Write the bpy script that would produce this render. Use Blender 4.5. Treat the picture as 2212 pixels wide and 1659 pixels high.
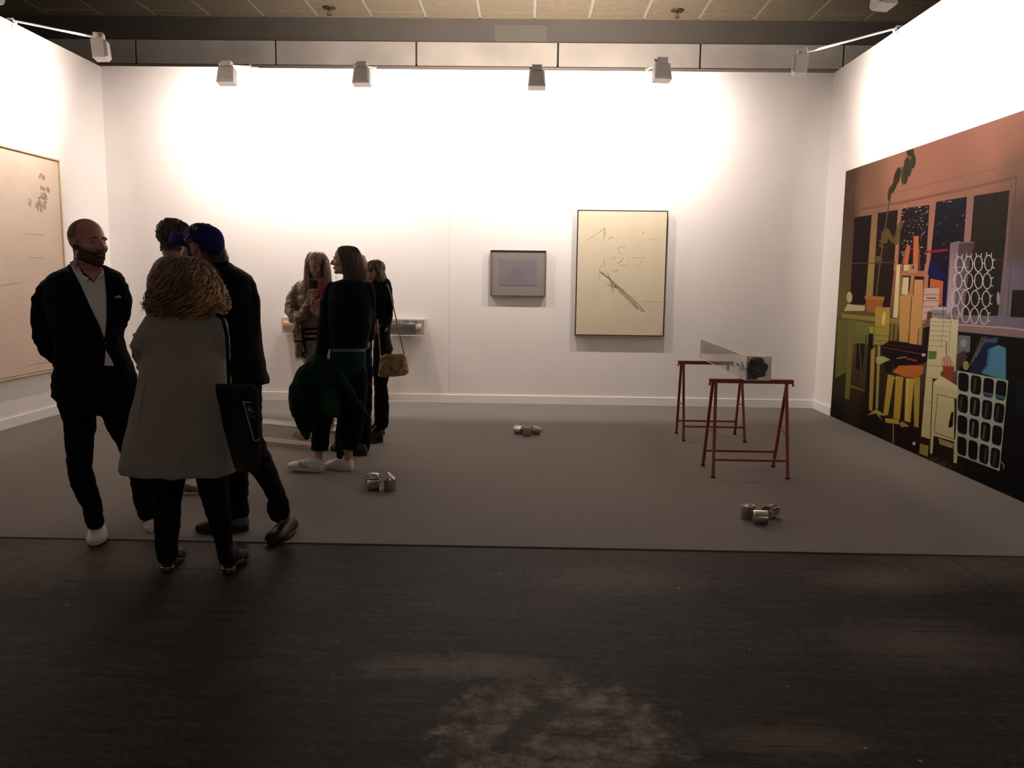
import bpy, bmesh, math, random
import numpy as np
from mathutils import Vector, Matrix, noise
from mathutils.bvhtree import BVHTree

for o in list(bpy.data.objects): bpy.data.objects.remove(o, do_unlink=True)
S = bpy.context.scene
COL = S.collection
PI = math.pi

# ------------------------------------------------------------------ camera
W_, H_ = 2212, 1659
CF, PITCH, YAW, ROLL, EYE = 1742.54, .12781, -.01768, .01311, 1.52
YB, XL, XR, HW = 9.894, -5.111, 3.545, 3.975          # booth: back wall, left wall, right wall, wall height
_F = Vector((math.sin(YAW)*math.cos(PITCH), math.cos(YAW)*math.cos(PITCH), -math.sin(PITCH)))
_R = Vector((math.cos(YAW), -math.sin(YAW), 0)); _U = _R.cross(_F)
_c, _s = math.cos(ROLL), math.sin(ROLL)
CR, CU = _c*_R+_s*_U, -_s*_R+_c*_U
CAM = Vector((0, 0, EYE))
cd = bpy.data.cameras.new('camera'); cam = bpy.data.objects.new('camera', cd); COL.objects.link(cam)
cd.sensor_fit = 'HORIZONTAL'; cd.sensor_width = 36; cd.lens = CF/W_*36; cd.clip_end = 200
cam.matrix_world = Matrix(((CR.x, CU.x, -_F.x, 0), (CR.y, CU.y, -_F.y, 0), (CR.z, CU.z, -_F.z, EYE), (0, 0, 0, 1)))
S.camera = cam

def ray(px, py): return CR*((px-W_/2)/CF) - CU*((py-H_/2)/CF) + _F
def at(px, py, Y): d = ray(px, py); return CAM + d*(Y/d.y)
def atx(px, py, X): d = ray(px, py); return CAM + d*(X/d.x)
def atz(px, py, z=0.0): d = ray(px, py); return CAM + d*((z-EYE)/d.z)

# ------------------------------------------------------------------ world, exposure, large lights
wd = bpy.data.worlds.new('hall_air'); S.world = wd; wd.use_nodes = True
bg = wd.node_tree.nodes['Background']; bg.inputs[0].default_value = (1, .78, .6, 1); bg.inputs[1].default_value = .05
S.view_settings.view_transform = 'Standard'; S.view_settings.look = 'None'
S.view_settings.gamma = 1; S.view_settings.exposure = 0.0; S.view_settings.use_curve_mapping = False
try:
    S.cycles.use_denoising = True; S.cycles.max_bounces = 10; S.cycles.diffuse_bounces = 6
    S.cycles.transparent_max_bounces = 16; S.cycles.sample_clamp_indirect = 6
except Exception: pass
LAMP_COL = (1.0, .87, .785)
P_BACK, P_SIDE = 57, 36
def area(name, loc, target, sx, sy, power, col=LAMP_COL, spread=180, parent=None, org=None):
    ld = bpy.data.lights.new(name, 'AREA'); ld.shape = 'RECTANGLE'; ld.size = sx; ld.size_y = sy
    ld.energy = power; ld.color = col; ld.spread = math.radians(spread)
    o = bpy.data.objects.new(name, ld); COL.objects.link(o)
    d = Vector(target)-Vector(loc)
    o.rotation_euler = d.to_track_quat('-Z', 'Y').to_euler()
    o.location = Vector(loc)-(Vector(org) if org else Vector())
    if parent: o.parent = parent
    return o
# wall washers of the stands behind the back wall: they light the hall's fascia and ceiling
area('light_behind_stand', (-2.0, 13.6, 3.4), (-1.6, 18, 5.9), .8, .3, 128, spread=136)
area('light_behind_stand', (1.2, 13.6, 3.4), (1.0, 18, 5.9), .8, .3, 190, spread=130)

# fill lamps added behind the viewer, aimed at an added white wall
for x in (-4.5, -1.5, 1.5, 4.5): area('light_added_fill', (x, -6.0, 3.8), (x, -7, 2.2), .15, .12, 34)

# ------------------------------------------------------------------ materials
def lin(c):
    return tuple(((x/255)/12.92 if x/255 <= .04045 else ((x/255+.055)/1.055)**2.4) for x in c)
_M = {}
def nt(name):
    m = bpy.data.materials.new(name); m.use_nodes = True
    return m, m.node_tree, m.node_tree.nodes, m.node_tree.links, m.node_tree.nodes['Principled BSDF']
def mat(name, col, rough=.6, var=.12, scale=20, bump=0, metal=0, sheen=0, coat=0, stretch=(1, 1, 1), spec=.5):
    """plain surface: base colour with a little noise variation and fine relief"""
    if name in _M: return _M[name]
    m, t, n, l, b = nt(name)
    b.inputs['Roughness'].default_value = rough; b.inputs['Metallic'].default_value = metal
    b.inputs['Specular IOR Level'].default_value = spec
    if sheen: b.inputs['Sheen Weight'].default_value = sheen
    if coat: b.inputs['Coat Weight'].default_value = coat
    tc = n.new('ShaderNodeTexCoord'); mp = n.new('ShaderNodeMapping'); mp.inputs['Scale'].default_value = stretch
    l.new(tc.outputs['Object'], mp.inputs[0])
    ns = n.new('ShaderNodeTexNoise'); ns.inputs['Scale'].default_value = scale; ns.inputs['Detail'].default_value = 5
    l.new(mp.outputs[0], ns.inputs['Vector'])
    rp = n.new('ShaderNodeValToRGB'); e = rp.color_ramp.elements
    e[0].position, e[1].position = .3, .7
    e[0].color = tuple(x*(1-var) for x in col[:3])+(1,); e[1].color = tuple(min(1, x*(1+var)) for x in col[:3])+(1,)
    l.new(ns.outputs[0], rp.inputs[0]); l.new(rp.outputs[0], b.inputs['Base Color'])
    if bump:
        bp = n.new('ShaderNodeBump'); bp.inputs['Strength'].default_value = bump; bp.inputs['Distance'].default_value = .004
        l.new(ns.outputs[0], bp.inputs['Height']); l.new(bp.outputs[0], b.inputs['Normal'])
    _M[name] = m; return m

def mat_glass(name, tint=(.93, .93, .9), amount=.82):
    if name in _M: return _M[name]
    m, t, n, l, b = nt(name); n.remove(b)
    out = n['Material Output']
    tr = n.new('ShaderNodeBsdfTransparent'); tr.inputs[0].default_value = tint+(1,)
    gl = n.new('ShaderNodeBsdfGlossy'); gl.inputs['Roughness'].default_value = .03; gl.inputs[0].default_value = (1, 1, 1, 1)
    df = n.new('ShaderNodeBsdfDiffuse'); df.inputs[0].default_value = (.7, .7, .68, 1)
    lw = n.new('ShaderNodeLayerWeight'); lw.inputs['Blend'].default_value = .5
    pw = n.new('ShaderNodeMath'); pw.operation = 'POWER'; l.new(lw.outputs['Facing'], pw.inputs[0]); pw.inputs[1].default_value = 4.5
    fr = n.new('ShaderNodeMath'); fr.operation = 'MULTIPLY_ADD'; l.new(pw.outputs[0], fr.inputs[0]); fr.inputs[1].default_value = .8; fr.inputs[2].default_value = .03
    m1 = n.new('ShaderNodeMixShader'); m1.inputs[0].default_value = 1-amount
    l.new(tr.outputs[0], m1.inputs[1]); l.new(df.outputs[0], m1.inputs[2])
    m2 = n.new('ShaderNodeMixShader'); l.new(fr.outputs[0], m2.inputs[0])
    l.new(m1.outputs[0], m2.inputs[1]); l.new(gl.outputs[0], m2.inputs[2]); l.new(m2.outputs[0], out.inputs[0])
    _M[name] = m; return m

def MATHJ(n, l, tc):
    """thin joints between large floor sheets"""
    br = n.new('ShaderNodeTexBrick'); br.inputs['Scale'].default_value = 1; br.inputs['Mortar Size'].default_value = .0035; br.inputs['Brick Width'].default_value = 2.4; br.inputs['Row Height'].default_value = 1.16
    br.inputs['Color1'].default_value = br.inputs['Color2'].default_value = (0, 0, 0, 1); br.inputs['Mortar'].default_value = (1, 1, 1, 1); l.new(tc.outputs['Object'], br.inputs['Vector']); return br.outputs['Color']
def mat_floor():
    m, t, n, l, b = nt('worn_dark_floor')
    tc = n.new('ShaderNodeTexCoord')
    def noi(scale, det=6, st=(1, 1, 1), rough=.6):
        mp = n.new('ShaderNodeMapping'); mp.inputs['Scale'].default_value = st; l.new(tc.outputs['Object'], mp.inputs[0])
        x = n.new('ShaderNodeTexNoise'); x.inputs['Scale'].default_value = scale; x.inputs['Detail'].default_value = det
        x.inputs['Roughness'].default_value = rough; l.new(mp.outputs[0], x.inputs['Vector']); return x.outputs[0]
    def ramp(src, stops):
        r = n.new('ShaderNodeValToRGB'); e = r.color_ramp.elements
        e[0].position, e[0].color = stops[0][0], tuple(stops[0][1])+(1,)
        e[1].position, e[1].color = stops[1][0], tuple(stops[1][1])+(1,)
        for p, c in stops[2:]:
            q = e.new(p); q.color = tuple(c)+(1,)
        l.new(src, r.inputs[0]); return r.outputs[0]
    def mix(f, a, c, mode='MIX'):
        x = n.new('ShaderNodeMix'); x.data_type = 'RGBA'; x.blend_type = mode
        if isinstance(f, float): x.inputs[0].default_value = f
        else: l.new(f, x.inputs[0])
        for s, v in ((x.inputs[6], a), (x.inputs[7], c)):
            if isinstance(v, tuple): s.default_value = v+(1,)
            else: l.new(v, s)
        return x.outputs[2]
    def val(op, a, c=None):
        x = n.new('ShaderNodeMath'); x.operation = op; x.use_clamp = op in ('MULTIPLY', 'ADD')
        for i, v in enumerate((a, c)):
            if v is None: continue
            if isinstance(v, (int, float)): x.inputs[i].default_value = v
            else: l.new(v, x.inputs[i])
        return x.outputs[0]
    base = ramp(noi(1.3, 8, (.6, 1, 1)), [(.38, (.0085, .0080, .0070)), (.62, (.040, .030, .023))])
    base = mix(.55, base, ramp(noi(14, 8, (.25, 1.6, 1)), [(.40, (.009, .0080, .0070)), (.62, (.040, .031, .025))]))
    grit = ramp(noi(45, 6, (.7, 1.3, 1)), [(.38, (.55, .55, .55)), (.64, (1.5, 1.45, 1.4))])
    base = mix(1.0, base, grit, 'MULTIPLY')
    # bare light patches with a shape of their own
    ob = tc.outputs['Object']
    def patch(c, r, rot=0, stretch=1, soft=.35, warp=.35):
        mp = n.new('ShaderNodeMapping'); mp.vector_type = 'TEXTURE'
        mp.inputs['Location'].default_value = (c[0], c[1], 0); mp.inputs['Rotation'].default_value = (0, 0, rot)
        mp.inputs['Scale'].default_value = (r*stretch, r, 1); l.new(ob, mp.inputs[0])
        ln = n.new('ShaderNodeVectorMath'); ln.operation = 'LENGTH'; l.new(mp.outputs[0], ln.inputs[0])
        d = val('SUBTRACT', 1.0, ln.outputs['Value'])
        d2 = n.new('ShaderNodeMath'); d2.operation = 'MULTIPLY_ADD'
        l.new(noi(5.5/max(r, .3), 8, rough=.7), d2.inputs[0]); d2.inputs[1].default_value = warp*2.4; d2.inputs[2].default_value = -warp*1.2
        s = n.new('ShaderNodeMath'); s.operation = 'ADD'; l.new(d, s.inputs[0]); l.new(d2.outputs[0], s.inputs[1])
        mr = n.new('ShaderNodeMapRange'); mr.inputs['From Min'].default_value = 0; mr.inputs['From Max'].default_value = soft
        l.new(s.outputs[0], mr.inputs[0]); return mr.outputs[0]
    p = atz(1190, 1590)
    conc = ramp(noi(8, 10, (1, 1.2, 1), .74), [(.40, (.035, .026, .018)), (.50, (.13, .108, .078)), (.62, (.27, .235, .18))])
    base = mix(patch((p.x+.03, p.y), .43, 0, 1.05, .35, .6), base, conc)
    base = mix(val('MULTIPLY', patch((p.x-.06, p.y+.08), .22, -.6, .3, .3, .5), .85), base, (.028, .021, .016))
    for (x, y, r, st, c) in ((1905, 1250, .22, 1.9, (.13, .11, .09)), (2000, 1390, .30, 1.5, (.10, .085, .075)), (2150, 1225, .35, 2., (.11, .095, .08)),
                             (1330, 1250, .25, 2., (.10, .085, .065)), (900, 1440, .12, 2.2, (.15, .13, .11)), (100, 1200, .5, 2.2, (.12, .09, .065)),
                             (330, 1215, .22, 1.9, (.11, .085, .065)), (1060, 1440, .12, 2.5, (.18, .15, .13)), (1700, 1600, .12, 2.5, (.12, .09, .06))):
        c = tuple(k_*.85 for k_ in c); q = atz(x, y); f = val('MULTIPLY', patch((q.x, q.y), r*1.1, 0, st, .8, .6), .85)
        base = mix(f, base, c)
    # pale specks, dark scratches, dark blots
    vo = n.new('ShaderNodeTexVoronoi'); vo.inputs['Scale'].default_value = 7; l.new(ob, vo.inputs['Vector'])
    sp = ramp(vo.outputs['Distance'], [(.035, (1, 1, 1)), (.05, (0, 0, 0))])
    gate = ramp(noi(3.1, 2), [(.5, (0, 0, 0)), (.56, (1, 1, 1))])
    base = mix(mix(1.0, sp, gate, 'MULTIPLY'), base, (.30, .27, .23))
    jt = MATHJ(n, l, tc)
    base = mix(val('MULTIPLY', jt, .8), base, (.008, .007, .006))
    sc = ramp(noi(7, 3, (.12, 2.6, 1)), [(.64, (0, 0, 0)), (.67, (1, 1, 1))])
    base = mix(val('MULTIPLY', sc, .8), base, (.012, .011, .010))
    bl = ramp(noi(9, 5, (.5, 1.2, 1)), [(.63, (0, 0, 0)), (.67, (1, 1, 1))])
    base = mix(val('MULTIPLY', bl, .75), base, (.014, .012, .011))
    l.new(base, b.inputs['Base Color']); b.inputs['Roughness'].default_value = .6; b.inputs['Specular IOR Level'].default_value = .10
    bp = n.new('ShaderNodeBump'); bp.inputs['Strength'].default_value = .35; bp.inputs['Distance'].default_value = .006
    l.new(noi(30, 8, (.6, 1.4, 1)), bp.inputs['Height']); l.new(bp.outputs[0], b.inputs['Normal'])
    return m

# ------------------------------------------------------------------ mesh helpers
class MB:
    def __init__(s): s.v, s.f = [], []
    def add(s, vs, fs):
        k = len(s.v); s.v += [tuple(v) for v in vs]; s.f += [tuple(i+k for i in f) for f in fs]; return s
    def box(s, c, d, R=None):
        vs = []
        for z in (-.5, .5):
            for y in (-.5, .5):
                for x in (-.5, .5):
                    p = Vector((x*d[0], y*d[1], z*d[2]))
                    if R is not None: p = R @ p
                    vs.append(p+Vector(c))
        return s.add(vs, [(0, 2, 3, 1), (4, 5, 7, 6), (0, 1, 5, 4), (2, 6, 7, 3), (0, 4, 6, 2), (1, 3, 7, 5)])
    def hexa(s, eight):
        return s.add(eight, [(0, 3, 2, 1), (4, 5, 6, 7), (0, 1, 5, 4), (1, 2, 6, 5), (2, 3, 7, 6), (3, 0, 4, 7)])
    def rings(s, rings, cap=True):
        n = len(rings[0]); vs = [p for r in rings for p in r]; fs = []
        for i in range(len(rings)-1):
            for j in range(n):
                a, b_ = i*n+j, i*n+(j+1) % n
                fs.append((a, b_, b_+n, a+n))
        if cap:
            fs.append(tuple(reversed(range(n)))); fs.append(tuple(range((len(rings)-1)*n, len(rings)*n)))
        return s.add(vs, fs)
    def tube(s, pts, rad, n=12, flat=None, cap=True, round_=False):
        """tube along pts; rad list of radius or (r_side, r_depth)"""
        pts = [Vector(p) for p in pts]; R = []
        if not isinstance(rad, list): rad = [rad]*len(pts)
        if round_:
            d0 = (pts[0]-pts[1]).normalized(); d1 = (pts[-1]-pts[-2]).normalized()
            r0, r1 = rad[0], rad[-1]
            s0 = r0 if not isinstance(r0, tuple) else min(r0); s1 = r1 if not isinstance(r1, tuple) else min(r1)
            sc = lambda r, k: tuple(x*k for x in r) if isinstance(r, tuple) else r*k
            pts = [pts[0]+d0*s0*.95, pts[0]+d0*s0*.6]+pts+[pts[-1]+d1*s1*.6, pts[-1]+d1*s1*.95]
            rad = [sc(r0, .25), sc(r0, .78)]+list(rad)+[sc(r1, .78), sc(r1, .25)]
        prev = None
        for i, p in enumerate(pts):
            t = (pts[min(i+1, len(pts)-1)]-pts[max(i-1, 0)])
            t = t.normalized() if t.length > 1e-9 else Vector((0, 0, 1))
            ref = Vector((0, 1, 0)) if abs(t.y) < .95 else Vector((1, 0, 0))
            if flat is not None: ref = Vector(flat)
            if prev is not None and flat is None: ref = prev
            b1 = (ref-t*ref.dot(t))
            b1 = b1.normalized() if b1.length > 1e-6 else Vector((1, 0, 0))
            prev = b1; b2 = t.cross(b1)
            r = rad[i]; ra, rb = (r if isinstance(r, tuple) else (r, r))
            R.append([p+b2*ra*math.cos(2*PI*k/n)+b1*rb*math.sin(2*PI*k/n) for k in range(n)])
        return s.rings(R, cap)
    def ell(s, c, r, R=None, n=16, m=10):
        rr = []
        for i in range(1, m):
            th = PI*i/m
            ring = []
            for j in range(n):
                ph = 2*PI*j/n
                p = Vector((r[0]*math.sin(th)*math.cos(ph), r[1]*math.sin(th)*math.sin(ph), r[2]*math.cos(th)))
                if R is not None: p = R @ p
                ring.append(p+Vector(c))
            rr.append(ring)
        top = Vector((0, 0, r[2])); bot = Vector((0, 0, -r[2]))
        if R is not None: top, bot = R @ top, R @ bot
        k = len(s.v); vs = [p for q in rr for p in q]+[top+Vector(c), bot+Vector(c)]; fs = []
        for i in range(len(rr)-1):
            for j in range(n):
                a, b_ = i*n+j, i*n+(j+1) % n; fs.append((a, a+n, b_+n, b_))
        T = len(vs)-2; B = len(vs)-1; L = (len(rr)-1)*n
        for j in range(n):
            fs.append((T, j, (j+1) % n)); fs.append((B, L+(j+1) % n, L+j))
        return s.add(vs, fs)
    def lathe(s, prof, n=24, R=None, o=(0, 0, 0), cap=False):
        rr = []
        for (r, z) in prof:
            ring = []
            for j in range(n):
                p = Vector((r*math.cos(2*PI*j/n), r*math.sin(2*PI*j/n), z))
                if R is not None: p = R @ p
                ring.append(p+Vector(o))
            rr.append(ring)
        return s.rings(rr, cap)
    def map(s, fn): s.v = [tuple(fn(Vector(p))) for p in s.v]; return s
    def mesh(s, name, smooth=False):
        me = bpy.data.meshes.new(name); me.from_pydata(s.v, [], s.f); me.validate(); me.update()
        bm = bmesh.new(); bm.from_mesh(me); bmesh.ops.recalc_face_normals(bm, faces=bm.faces); bm.to_mesh(me); bm.free()
        if smooth: me.polygons.foreach_set('use_smooth', [True]*len(me.polygons))
        return me

def link(name, me, m=None, parent=None, org=None):
    if org is not None: me.transform(Matrix.Translation(-Vector(org)))
    o = bpy.data.objects.new(name, me); COL.objects.link(o)
    if m: me.materials.clear(); me.materials.append(m)
    if parent: o.parent = parent
    return o
def part(name, mb, m, parent, org=None, smooth=False, label=None, bevel=0):
    o = link(name, mb.mesh(name, smooth), m, parent, org)
    if label: o['label'] = label
    if bevel: bev(o, bevel)
    return o
def bev(o, w, seg=2):
    x = o.modifiers.new('bevel', 'BEVEL'); x.width = w; x.segments = seg; x.limit_method = 'ANGLE'; x.angle_limit = .7
def thing(name, label, cat, loc=(0, 0, 0), rotz=0, group=None):
    o = bpy.data.objects.new(name, None); COL.objects.link(o); o.empty_display_size = .1
    o.location = loc; o.rotation_euler = (0, 0, rotz); o['label'] = label; o['category'] = cat
    if group: o['group'] = group
    return o
def tag(o, label, cat, group=None):
    o['label'] = label; o['category'] = cat
    if group: o['group'] = group
    return o
def struct(name, mb, m, bevel=0):
    o = link(name, mb.mesh(name), m); o['kind'] = 'structure'
    if bevel: bev(o, bevel)
    return o
def remesh(mb, vox, smooth=2, dec=None, name='m'):
    me = mb.mesh(name); o = bpy.data.objects.new('tmp', me); COL.objects.link(o)
    r = o.modifiers.new('r', 'REMESH'); r.mode = 'VOXEL'; r.voxel_size = vox
    if smooth: q = o.modifiers.new('s', 'SMOOTH'); q.iterations = smooth; q.factor = .5
    if dec: d = o.modifiers.new('d', 'DECIMATE'); d.ratio = dec
    dg = bpy.context.evaluated_depsgraph_get(); dg.update()
    out = bpy.data.meshes.new_from_object(o.evaluated_get(dg)); out.name = name
    bpy.data.objects.remove(o); bpy.data.meshes.remove(me)
    out.polygons.foreach_set('use_smooth', [True]*len(out.polygons))
    return out
def wrinkle(me, amp, sc=(8, 8, 16), seed=0.):
    me.update(); n = len(me.vertices)
    co = np.empty(n*3); me.vertices.foreach_get('co', co); co = co.reshape(-1, 3)
    nr = np.empty(n*3); me.vertex_normals.foreach_get('vector', nr); nr = nr.reshape(-1, 3)
    s = Vector((seed, seed*1.7, seed*.3)); d = np.empty(n)
    for i, p in enumerate(co):
        q = Vector((p[0]*sc[0], p[1]*sc[1], p[2]*sc[2]))+s
        d[i] = 1-2.2*abs(noise.noise(q))+.5*noise.noise(q*2.3)
    co += nr*((d-.4)*amp)[:, None]
    me.vertices.foreach_set('co', co.ravel()); me.update()

# ------------------------------------------------------------------ the stand: walls, floor, ceiling
m_wall = mat('white_wall_paint', (.81, .775, .75), .75, .015, 3, .02)
m_trim = mat('white_gloss_trim', (.84, .82, .79), .35, .01, 3)
m_floor = mat_floor()
m_carpet = mat('taupe_carpet', (.160, .140, .123), .85, .05, 90, .15)
m_tile = mat('beige_ceiling_tile', (.31, .245, .165), .9, .10, 7, .05)
m_grid = mat('cream_ceiling_grid', (.50, .46, .38), .6, .03, 5)
m_soffit = mat('grey_soffit', (.115, .098, .080), .7, .06, 1.5)
m_fascia = mat('pale_concrete_panel', (.52, .47, .42), .8, .14, 1.3, .05)
m_joint = mat('dark_joint', (.10, .09, .08), .9, .05, 5)
m_lamp = mat('grey_lamp_enamel', (.60, .57, .54), .45, .03, 8)
m_arm = mat('white_lamp_arm', (.85, .84, .82), .3, .01, 8)

struct('floor', MB().box((0, 6, -.1), (44, 36, .2)), m_floor)
o = struct('floor_carpet', MB().box(((XL+XR)/2-.0, (4.47+YB)/2, .0035), (XR-XL+1.2, YB-4.47, .007)), m_carpet)

def panelwall(name, boxes):
    e = bpy.data.objects.new(name, None); COL.objects.link(e); e['kind'] = 'structure'
    for c, d in boxes: part('panel', MB().box(c, d), m_wall, e)
    return e
xs = at(972, 200, YB).x
xk = at(558, 150, YB).x
panelwall('wall_back', [(((XL-.1+xk)/2, YB+.05, HW/2+.004), (xk-XL+.1-.0006, .1, HW+.008)),
                        (((xk+xs)/2, YB+.05, HW/2), (xs-xk-.0008, .1, HW)),
                        (((xs+XR+.1)/2+.001, YB+.0495, HW/2), (XR+.1-xs-.001, .1, HW))])
struct('wall_added_bounce', MB().box((0, -7.05, 2.0), (13, .1, 4.0)), m_wall)  # unseen wall added behind the viewer to bounce fill light forward
panelwall('wall_left', [((XL-.05, 6.9, HW/2), (.1, YB-3.9-.002, HW)), ((XL-.05, 2.9, HW/2), (.1, 1.99, HW))])
panelwall('wall_right', [((XR+.05, 6.9, HW/2), (.1, YB-3.9-.002, HW)), ((XR+.05, 2.9, HW/2), (.1, 1.99, HW))])
def skirting(name, c, d):
    mb = MB().box(c, d); o = struct(name, mb, m_trim, .004); return o
skirting('baseboard_back', ((XL+XR)/2, YB-.008, .055), (XR-XL-.002, .016, .105))
skirting('baseboard_left', (XL+.008, (4.6+YB-.016)/2, .055), (.016, YB-.016-4.6, .105))
skirting('baseboard_right', (XR-.008, (9.32+YB-.016)/2, .055), (.016, YB-.016-9.32, .105))

# hall ceiling: tiles in a staggered grid that end at a soffit, then a fascia of panels
CZ = 6.87; TS = 1.118; x0 = .06
ce = bpy.data.objects.new('ceiling', None); COL.objects.link(ce); ce['kind'] = 'structure'
part('slab', MB().box((0, 6, CZ+.12), (44, 23.1, .1)), m_grid, ce)
tile_me = None
for i in range(-11, 10):
    off = .42 if i % 2 else 1.14
    for j in range(0, 5):
        y1 = 17.5-(off if j > 0 else 0)-max(0, j-1)*TS
        y0 = 17.5-off-j*TS
        if y1-y0 < .1: continue
        cx = x0+(i+.5)*TS
        q = part('tile', MB().box((cx, (y0+y1)/2, CZ+.025), (TS-.075, y1-y0-.075, .05)), m_tile, ce)
part('grid', MB().box((0, 15.0, CZ+.045), (26, 5.1, .03)), m_grid, ce)
hb = bpy.data.objects.new('wall_hall_back', None); COL.objects.link(hb); hb['kind'] = 'structure'
def slopebox(x0_, x1_, y0_, z0_, y1_, z1_, t=.05, off=0.):
    n_ = Vector((0, z1_-z0_, -(y1_-y0_))).normalized()
    if n_.y > 0: n_ = -n_
    a = [Vector((x0_, y0_, z0_)), Vector((x1_, y0_, z0_)), Vector((x1_, y1_, z1_)), Vector((x0_, y1_, z1_))]
    return MB().hexa([p+n_*off for p in a]+[p-n_*t for p in a])
part('soffit', slopebox(-22, 22, 17.5, CZ+.03, 18.02, 6.555), m_soffit, hb)
pa, pb = at(1068, 57, 17.66), at(1180, 57, 17.66)
part('access_panel', slopebox(pa.x, pb.x+.02, 17.64, CZ-.055, 17.99, 6.575, .001, .012), mat('grey_access_panel', (.145, .125, .103), .6, .04, 3), hb)
part('backing', MB().box((0, 18.15, 3.3), (44, .1, 6.6)), m_joint, hb)
for k in range(-7, 8):
    xa = .57+k*3.03
    part('panel', MB().box((xa+1.515, 18.03, 6.30), (2.99, .1, .50)), m_fascia, hb, bevel=.006)
part('ledge', MB().box((0, 18.0, 5.9), (44, .12, .27)), mat('dark_ledge', (.26, .22, .19), .8, .06, 2), hb)

def sprinkler(px, py, lab):
    p = atz(px, py, CZ-.02)
    t = thing('fire_sprinkler', lab, 'sprinkler', (p.x, p.y, CZ), group='sprinklers on the hall ceiling')
    md = mat('aged_brass', (.16, .10, .05), .45, .2, 60, 0, .7)
    part('flange', MB().lathe([(.02, 0), (.13, -.004), (.13, -.015), (.05, -.03), (.02, -.03)], 20, cap=True), md, t, smooth=True)
    part('body', MB().lathe([(.028, -.03), (.028, -.06), (.018, -.075), (.018, -.085)], 14, cap=True), md, t, smooth=True)
    mb = MB()
    for s in (-1, 1): mb.tube([(s*.018, 0, -.08), (s*.034, 0, -.10), (s*.012, 0, -.14)], .006, 6)
    part('yoke', mb, md, t, smooth=True)
    part('deflector', MB().lathe([(.003, -.138), (.05, -.14), (.05, -.146), (.003, -.146)], 16, cap=True), md, t, smooth=True)
sprinkler(711, 18, 'brass fire sprinkler on the ceiling tiles, the left one of two')
sprinkler(1463, 24, 'brass fire sprinkler on the ceiling tiles, the right one of two')

# ------------------------------------------------------------------ floodlights on arms
def floodlight(label, wallp, endp, n, down, power, turn=0., group='arm floodlights on the booth walls'):
    """wallp: bracket on the wall top, endp: end of the arm, n: unit vector from lamp to wall"""
    wallp, endp, n = Vector(wallp), Vector(endp), Vector(n)
    t = thing('floodlight', label, 'lamp', wallp, group=group)
    part('arm', MB().tube([wallp+Vector((0, 0, .015)), endp], .011, 10), m_arm, t, wallp, smooth=True)
    mb = MB().tube([wallp-n*(-.06)+Vector((0, 0, .03)), wallp+Vector((0, 0, .03)), wallp-n*.03+Vector((0, 0, .0)), wallp-n*.02-Vector((0, 0, .06))], (.012), 8)
    part('clamp', mb, m_arm, t, wallp, smooth=True)
    side = Vector((-n.y, n.x, 0)) if abs(n.x) < .5 else Vector((-n.y, n.x, 0))
    Rz = Matrix.Rotation(turn, 3, 'Z')
    # local frame: x side, y = aim horizontal, z up
    ax = Rz @ side; ay = Rz @ n; az = Vector((0, 0, 1))
    tilt = Matrix.Rotation(-down, 3, ax)
    if (tilt @ ay).z > 0: tilt = Matrix.Rotation(down, 3, ax)
    def L(p, o=endp, tl=True):
        v = ax*p[0]+ay*p[1]+az*p[2]
        return (tilt @ v if tl else v)+o
    # ballast box with knob at arm end
    mb = MB()
    mb.hexa([L((sx*.055, sy*.045, sz*.03+.012), tl=False) for sz in (-1, 1) for sx, sy in ((-1, -1), (1, -1), (1, 1), (-1, 1))])
    part('ballast', mb, m_lamp, t, wallp, bevel=.006)
    part('knob', MB().tube([L((.055, 0, .012), tl=False), L((.085, 0, .012), tl=False)], .016, 12), m_lamp, t, wallp, smooth=True)
    for s in (-1, 1):
        mb = MB()
        mb.hexa([L(p, tl=False) for p in ((s*.06-.004, -.012, -.09), (s*.06+.004, -.012, -.09), (s*.06+.004, .012, -.09), (s*.06-.004, .012, -.09),
                                (s*.06-.004, -.012, .0), (s*.06+.004, -.012, .0), (s*.06+.004, .012, .0), (s*.06-.004, .012, .0))])
        part('bracket', mb, m_lamp, t, wallp)
    # trapezoid housing: narrow closed back, wide open front
    c = endp+Vector((0, 0, -.115))
    wt, wb, h0, dp = .082, .095, .088, .055
    def ring(k, y, z_=1): return [L(p, c) for p in ((-wb*k, y, -h0*k*z_), (wb*k, y, -h0*k*z_), (wt*k, y, h0*k*z_), (-wt*k, y, h0*k*z_))]
    rr = [ring(.8, -dp-.03), ring(1.0, -dp), ring(1.0, dp), ring(.95, dp), ring(.93, dp-.03), ring(.5, -dp+.012)]
    part('housing', MB().rings(rr, True), m_lamp, t, wallp)
    me_, mt, mn, ml, mbs = nt('lamp_glow') if 'lamp_glow' not in _M else (None,)*5
    if me_:
        mbs.inputs['Emission Color'].default_value = (1, .85, .7, 1); mbs.inputs['Emission Strength'].default_value = 8; _M['lamp_glow'] = me_
    g = [L(p, c) for p in ((-.07, dp-.035, -.065), (.07, dp-.035, -.065), (.07, dp-.035, .065), (-.07, dp-.035, .065))]
    part('lens', MB().hexa(g+[p-ay*.004 for p in g]), _M['lamp_glow'], t, wallp)
    lc = L((0, dp-.011, 0), c); tg = L((0, 1, 0), c)
    area('lamp_light', lc, L((0, 1, -.34), c), .13, .022, power, spread=170, parent=t, org=wallp)
    return t
DN, DNS = math.radians(13.5), math.radians(5)
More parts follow.
